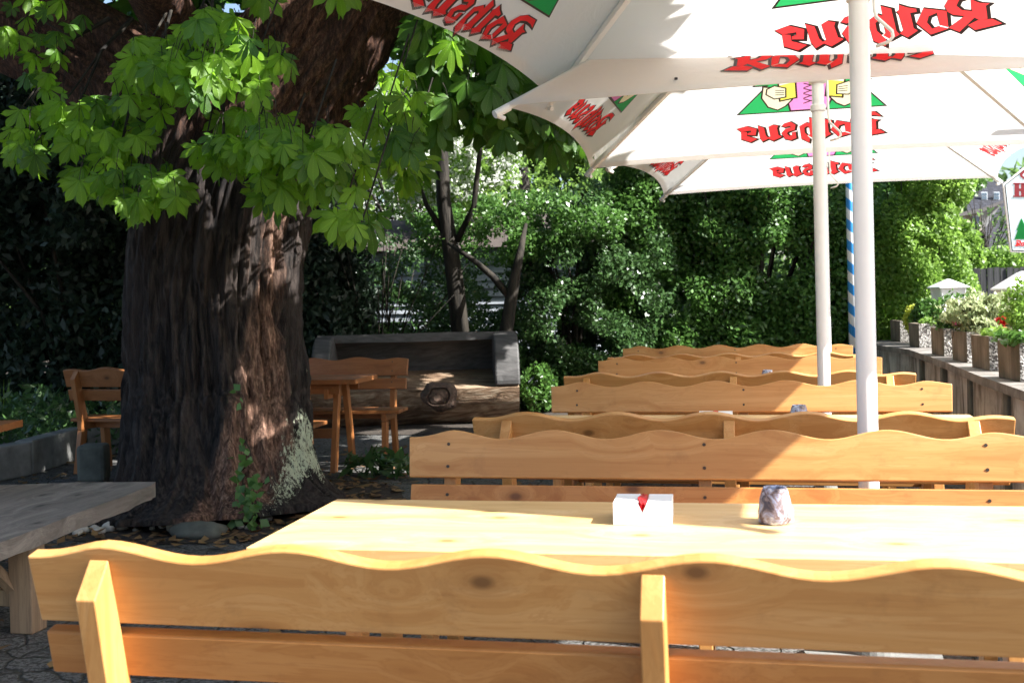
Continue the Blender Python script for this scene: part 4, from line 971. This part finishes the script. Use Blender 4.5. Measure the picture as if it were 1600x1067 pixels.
c0 = at(1400, 536, z=wz); planter(c0.x+.16, c0.y+.4, .1, .24, .45, .235, 'farthest concrete planter, half hidden at the hedge end of the wall')

# plants in planters
def ptop(px, py, i): return at(px, py, Y=planters[i][0].y)
bx = at(1595, 505, Y=planters[4][0].y+.0)
plant('box_shrub', (planters[4][0].x, planters[4][0].y, 1.0), cloud_ell(2600, tuple(at(1600, 485, Y=planters[4][0].y)), (.12, .13, .20), -.12, 13, .1, .6), .02, bright_leaf, 'small upright yellow-green box shrub at the right edge, in the nearest planter', 'shrub', bias=(.3, -.5, .3))
plant('leafy_herb', (planters[4][0].x, planters[4][0].y-.15, 1.0), cloud_ell(140, tuple(at(1588, 528, Y=planters[4][0].y-.15)), (.12, .12, .045), -1, 5, .1), .04, hedge_leaf, 'broad-leaved bright green herb spilling over the nearest planter', 'plant', up=.8)
c = at(1538, 490, Y=planters[3][0].y+.9)
plant('silvery_bush', (c.x, c.y, .9), cloud_ell(9000, tuple(c), (.29, .25, .16), -.02, 13, .2, .6), .022, silver_leaf, 'silvery grey-green bushy shrub with bare twigs below, between the two lanterns', 'shrub', stems=twigset((c.x, c.y, .95), 22, .32, .22, .006), up=.2, elong=2.4, bias=(.3, -.3, 0), droop=1.2)
c = at(1493, 490, Y=planters[2][0].y+.8)
plant('green_shrub', (c.x, c.y, .9), cloud_ell(3500, tuple(c), (.17, .18, .19), -.05, 13, .2, .6), .026, hedge_leaf, 'green shrub partly hiding the farther white lantern', 'shrub', stems=twigset((c.x, c.y, .95), 10, .3, .12, .005))
c = at(1433, 500, Y=12.2)
plant('golden_shrub', (c.x, c.y, .85), cloud_ell(1300, tuple(c), (.14, .14, .16), -.3, 6, .1), .035, yellow_leaf, 'small yellow-leaved shrub left of the farther lantern', 'shrub')
c = at(1447, 500, Y=11.8)
plant('dark_green_shrub', (c.x, c.y, .85), cloud_ell(2600, tuple(c), (.15, .15, .22), -.4, 6, .1), .035, hedge_leaf, 'dark green shrub touching the left side of the farther lantern', 'shrub')
for i, (px, py, mt, lb, nm) in enumerate([(1497, 505, pink_petal, 'small pink flowers below the farther lantern', 'pink_flowers'), (1565, 500, red_petal, 'red flower above the terracotta figure', 'red_flower')]):
    c = at(px, py, Y=planters[2+i][0].y+.05)
    plant(nm, (c.x, c.y, .95), cloud_ell(60 if i == 0 else 90, tuple(c), (.06, .06, .03) if i == 0 else (.028, .028, .028), -1, 5, .1), .022 if i == 0 else .03, mt, lb, 'flower', stems=twigset((c.x, c.y, .98), 5, max(.05, c.z-1.0), .03, .003), partname='petals')
for i, (px, Yi) in enumerate([(1430, 0), (1468, 1), (1500, 2), (1535, 3)]):
    c = planters[Yi][0]
    plant('trailing_plant', (c.x, c.y, 1.0), np.concatenate([cloud_ell(260, (c.x+random.uniform(-.03, .03), c.y-.05, 1.05), (.10, .20, .045), -1, 5, .1)]), .032, [bright_leaf, hedge_leaf, silver_leaf, bright_leaf][i],
          ['low green plants filling the planter beside the farther lantern', 'low leafy plants in the planter with the white plant label', 'pale low plants in the planter under the silvery bush', 'small bright weeds in the planter next to the terracotta figure'][i], 'plant')
# plant label
c = at(1484, 508, Y=planters[1][0].y-.1); m = MB(); m.box((-.012, -.001, -.06), (.012, .001, .03)); tag(m.build('plant_label', off_white, None, .0005, loc=c), 'white plastic plant label stuck in the planter', 'label')
# terracotta figure
c = at(1569, 532, Y=planters[3][0].y+.05); terr = plain('terracotta', (.55, .17, .06), .7, .2, 10)
m = MB(); m.lathe([(.001, 0), (.032, .003), (.036, .03), (.026, .05), (.018, .055), (.024, .064), (.027, .078), (.020, .094), (.001, .098)], 16); tag(m.build('terracotta_figure', terr, None, smooth=True, loc=c), 'small orange terracotta figure beside the nearer lantern', 'figurine')

# lanterns
def lantern(px0, px1, pye, pyb, pya, Y_, label):
    e0 = at(px0, pye, Y=Y_); e1 = at(px1, pye, Y=Y_); b0_ = at((px0+px1)/2, pyb, Y=Y_); ap_ = at((px0+px1)/2, pya, Y=Y_)
    w_ = (e1.x-e0.x)/1.18; h = e0.z-b0_.z; hr = ap_.z-e0.z
    root = empty('garden_lantern', (b0_.x, Y_, b0_.z), .25, label=label, cat='lantern', group='white garden lanterns on the retaining wall')
    r1 = w_*.5*.80; r0_ = r1*.62; m = MB()
    q = sqrt(2)
    m.lathe([(r0_*q, 0), (r1*q, h)], 4, phase=pi/4); m.build('lantern_body', off_white, root, .004)
    fr = MB()
    for s in (-1, 1):
        for t_ in (-1, 1): fr.tube([(s*r0_, t_*r0_, 0), (s*r1, t_*r1, h)], .012, 4)
    fr.box((-r0_-.012, -r0_-.012, 0.0), (r0_+.012, r0_+.012, .02)); fr.build('frame', white_paint, root)
    m = MB(); m.lathe([(w_*.5*q, h+.001), (w_*.5*q, h+.014), (w_*.1*q, h+hr*.9), (.012, h+hr)], 4, phase=pi/4); m.build('roof', white_paint, root, .003)
    m = MB(); ang = pi/2
    pts_ = [(.035*cos(k*pi/8), .055*sin(k*pi/8)) for k in range(16)]
    y_ = -(r0_+(r1-r0_)*.55)-.004
    m.prism(pts_[::1], lambda a_, b_: Vector((a_, y_-(b_)*(r1-r0_)/h, h*.55+b_)), lambda a_, b_: Vector((a_, y_-.004-(b_)*(r1-r0_)/h, h*.55+b_))); m.build('oval_plaque', INK[0], root)
    m = MB(); m.prism([(x_*.72, y2*.5-.012) for x_, y2 in pts_], lambda a_, b_: Vector((a_, y_-.005-(b_)*(r1-r0_)/h, h*.55+b_)), lambda a_, b_: Vector((a_, y_-.008-(b_)*(r1-r0_)/h, h*.55+b_))); m.build('plaque_mark', INK[1], root)
    return root
lantern(1453, 1512, 451, 512, 436, 12.0, 'farther white garden lantern with pyramid roof, wrapped by a shrub')
lantern(1555, 1642, 454, 535, 424, 9.2, 'nearer white garden lantern with oval plaque, cut by the right edge')

# striped pole
a = N('blue_white_stripes'); tc = a.n('TexCoord').outputs['Object']; sp = a.n('SeparateXYZ', i_0=tc)
an = a.n('Math', operation='ARCTAN2', i_0=sp.outputs[1], i_1=sp.outputs[0]).outputs[0]; an = a.n('Math', operation='MULTIPLY', i_0=an, i_1=1/(2*pi)).outputs[0]
zz = a.n('Math', operation='MULTIPLY_ADD', i_0=sp.outputs[2], i_1=1/.232, i_2=an).outputs[0]
fr = a.n('Math', operation='FRACT', i_0=zz).outputs[0]; st = a.n('Math', operation='GREATER_THAN', i_0=fr, i_1=.5).outputs[0]
stripes = a.done(a.mix(st, (.8, .8, .8), (.03, .25, .62)), .35)
root = empty('striped_pole', (1.13, 12.5, 0), label='blue and white spirally striped pole in front of the hedge', cat='pole')
m = MB(); m.lathe([(.045, 0.1), (.045, 4.2)], 24); m.build('shaft', stripes, root, smooth=True)
m = MB(); m.lathe([(.2, 0), (.2, .08), (.06, .1)], 20); m.build('foot', stone, root)
m = MB(); m.lathe([(.001, 4.2), (.06, 4.22), (.075, 4.28), (.05, 4.34), (.001, 4.36)], 20); m.build('finial', white_paint, root, smooth=True)

# ------------------------------------------------------------------ hanging board sign, right edge
sY = 7.6
def sp_(x, y, dy=0): return at(x, y, Y=sY+dy)
root = empty('inn_sign', tuple(sp_(1640, 400)), label='pale blue inn sign board lettered in dark red, hanging at the right edge', cat='sign')
O = Vector(root.location)
out = [(1579, 394), (1712, 400), (1716, 290), (1690, 262), (1660, 232), (1620, 244), (1592, 268), (1567, 288)]
a = N('sign_enamel'); sign_face = a.done((.62, .78, .88), .3)
def signpoly(pts, mat, name, d0, d1, m=None):
    b_ = m or MB(); b_.prism([(x, y) for x, y in pts], lambda x, y: sp_(x, y)+Vector((0, d0, 0))-O, lambda x, y: sp_(x, y)+Vector((0, d1, 0))-O)
    return b_ if m is not None else b_.build(name, mat, root)
signpoly(out, white_paint, 'board', .0, .02)
cen = Vector((1645, 325))
inn = [tuple(Vector(p)+(cen-Vector(p)).normalized()*3.0) for p in out]; signpoly(inn, INK[0], 'border_line', -.002, -.0005)
inn2 = [tuple(Vector(p)+(cen-Vector(p)).normalized()*4.4) for p in out]; signpoly(inn2, sign_face, 'panel', -.004, -.0025)
lm = plain('sign_maroon', (.22, .012, .02), .5, .1)
def gl(polys, mat, name):
    b_ = MB()
    for k, p in enumerate(polys): signpoly(p, None, None, -.0062-.0003*k, -.0045, b_)
    return b_.build(name, mat, root)
Hs = [[(1585,288),(1592,288),(1592,306),(1585,306)], [(1595,288),(1602,288),(1602,306),(1595,306)], [(1592,295),(1595,295),(1595,299),(1592,299)], [(1583,286),(1594,286),(1594,288),(1583,288)], [(1583,306),(1594,306),(1594,308),(1583,308)], [(1594.5,286),(1604,286),(1604,288),(1594.5,288)], [(1594.5,306),(1604,306),(1604,308),(1594.5,308)]]
gl([Hs[0], Hs[1], Hs[2], Hs[3], Hs[4], Hs[5], Hs[6]], lm, 'lettering')
gl([[(1593,272),(1600,266),(1602,268),(1597,274),(1602,279),(1600,281),(1594,276)]], lm, 'ornament')
gl([[(1585,374),(1590,360),(1588,360),(1594,345),(1596,341),(1599,348),(1606,360),(1604,360),(1612,374)]], INK[2], 'fir_emblem')
s_ = 44; gl([[(1607+p[0]*s_, 385-p[1]*s_) for p in poly] for poly in LET], INK[1], 'brand_lettering')
m = MB(); tp_ = sp_(1640, 236)-O; m.tube([tp_+Vector((0, .01, 0)), tp_+Vector((0, .01, .25))], .008, 6); m.tube([tp_+Vector((-.2, .01, .25)), tp_+Vector((.9, .01, .25))], .016, 8)
m.tube([tp_+Vector((.9, .01, .6)), Vector((tp_.x+.9, .01, -O.z+wz))], .03, 10); m.build('bracket_post', black_plastic, root)

# ------------------------------------------------------------------ fence, house, trees far right
a = N('dark_fence'); n1 = a.noise(a.coord((12, 12, 1), rnd=False), 1.5, 5)
fence_m = a.done(a.ramp(n1, (.3, (.03, .03, .032)), (.7, (.10, .10, .10))), .8, a.bump(n1, .4, .01))
root = empty('board_fence', (5, 20, 0), label='dark weathered board fence behind the lanterns', cat='fence')
m = MB(); x = 1.2
while x < 14:
    m.box((x-5, -.01+random.uniform(-.01, .01), wz), (x-5+.095, .012, 1.72+random.uniform(-.015, .02))); x += .106
m.build('boards', fence_m, root)
m = MB(); m.box((-3.8, .02, 1.5), (9, .06, 1.57)); m.box((-3.8, .02, 1.0), (9, .06, 1.07)); m.build('rails', fence_m, root)
plant('sunlit_bush', (3.4, 21.5, 0), np.concatenate([cloud_ell(12000, tuple(at(1482, 395, Y=21)), (.55, .6, .75), -.25, 3, .2), cloud_ell(9000, tuple(at(1560, 418, Y=22)), (1.6, .7, .42), -.15, 3, .2)]), .065, bright_leaf, 'bright green bush rising above the dark fence', 'bush', stems=twigset((4, 21.6, 1), 14, 2, 1, .02), bias=(.6, -.3, .4))
p = at(1452, 430, Y=17.5); 
plant('leaning_tree', (p.x, p.y, 0), np.concatenate([cloud_ell(9000, tuple(at(1440, 290, Y=17.6)), (.75, .7, .6), -.05, 3, .2), cloud_ell(3000, tuple(at(1500, 280, Y=17.6)), (.4, .5, .25), .0, 3, .2), cloud_ell(6000, tuple(at(1425, 370, Y=17.6)), (.4, .6, .7), -.12, 3, .2)]), .06, hedge_leaf, 'dark-stemmed tree left of the far house', 'tree',
      stems=[([(p.x, p.y, 0), tuple(p), tuple(at(1456, 370, Y=17.5)), tuple(at(1470, 330, Y=17.5)), tuple(at(1500, 290, Y=17.5))], [.12, .11, .08, .06, .03]), ([tuple(at(1456, 380, Y=17.5)), tuple(at(1440, 330, Y=17.5)), tuple(at(1445, 270, Y=17.5))], [.07, .05, .03]), ([tuple(at(1470, 345, Y=17.5)), tuple(at(1500, 320, Y=17.5)), tuple(at(1530, 300, Y=17.5))], [.03, .02, .01])])
p = at(1540, 420, Y=23)
plant('bare_tree', (p.x, p.y, 0), cloud_ell(900, tuple(at(1560, 370, Y=23)), (1.0, .5, .6), .0, 2, .2), .07, far_leaf, 'thin bare-branched tree standing before the far house', 'tree', stems=[([(p.x, p.y, 0), tuple(at(1545, 400, Y=23)), tuple(at(1534, 360, Y=23))], [.06, .055, .04])]+twigset((p.x, p.y, 1.5), 16, 2.0, .8, .014))
# house
hY = 42; root = empty('house', tuple(at(1540, 460, Y=hY).xy)+(0,), label='distant cream house with dark tiled roof and white dormer windows', cat='house')
O = Vector(root.location)
def hp(x, y, dy=0): return at(x, y, Y=hY+dy)-O
stucco = plain('cream_stucco', (.55, .47, .36), .8, .1); 
a = N('dark_tiles'); br = a.n('TexBrick', i_Vector=a.coord((1, 1, 1), rnd=False), i_Scale=3.0, i_Color1=(.022, .023, .03, 1), i_Color2=(.045, .046, .06, 1), i_Mortar=(.006, .006, .008, 1))
tiles = a.done(br.outputs[0], .5, a.bump(br.outputs[1], .6, .05))
m = MB(); m.prism([(1470, 470), (1640, 470), (1640, 380), (1470, 380)], lambda x, y: hp(x, y, .6), lambda x, y: hp(x, y, 7)); m.build('wall', stucco, root)
m = MB(); m.add([hp(1510, 395, -1.2), hp(1660, 395, -1.2), hp(1660, 284, 2.0), hp(1512, 284, 2.0)], [(0, 1, 2, 3)])
q = [hp(1490, 410, 3), hp(1490, 262, 3), hp(1600, 262, 3), hp(1600, 300, 3)]; m.build('roof', tiles, root)
m = MB(); m.prism([(1490, 366), (1533, 372), (1533, 331), (1490, 338)], lambda x, y: hp(x, y, -1.5), lambda x, y: hp(x, y, 2)); m.build('dormer', stucco, root)
m = MB(); m.prism([(1533, 366), (1566, 317), (1533, 331)], lambda x, y: hp(x, y, -1.4), lambda x, y: hp(x, y, -1.2)); m.build('dormer_cheek', plain('pale_shingle', (.40, .40, .40), .8, .3, 6), root)
m = MB(); m.prism([(1484, 341), (1534, 332), (1568, 317), (1568, 313), (1532, 326), (1484, 335)], lambda x, y: hp(x, y, -1.9), lambda x, y: hp(x, y, .5)); m.build('dormer_roof', plain('grey_tile', (.22, .2, .19), .7), root)
glass = plain('window_glass', (.18, .24, .30), .1, .2)
for x0, x1, y0, y1, dy in ((1519, 1531, 337, 358, -1.6), (1499, 1509, 340, 360, -1.6), (1533, 1543, 300, 313, 1.2), (1552, 1562, 300, 313, 1.2)):
    m = MB(); m.prism([(x0, y1), (x1, y1), (x1, y0), (x0, y0)], lambda x, y: hp(x, y, dy), lambda x, y: hp(x, y, dy-.06)); w_ = m.build('window', white_paint, root)
    m = MB(); xm = (x0+x1)/2; ym = (y0+y1)/2; e = (x1-x0)*.1
    for (ax_, bx_) in ((x0+e, xm-e*.5), (xm+e*.5, x1-e)):
        for (ay_, by_) in ((y0+1.5, ym-.6), (ym+.6, y1-1.5)): m.prism([(ax_, by_), (bx_, by_), (bx_, ay_), (ax_, ay_)], lambda x, y: hp(x, y, dy-.061), lambda x, y: hp(x, y, dy-.08))
    m.build('pane', glass, w_)
# far woods all round so that no bare horizon shows
P = np.concatenate([cloud_box(26000, -34, 2.0, 30, 34, 0, 8.5, -.3, .5), cloud_box(9000, 4, 40, 52, 56, 0, 7.5, -.35, .5)])
o = kites('far_woods', P, .42, far_leaf); tag(o, 'soft green wood in the far background', 'trees', kind='stuff')
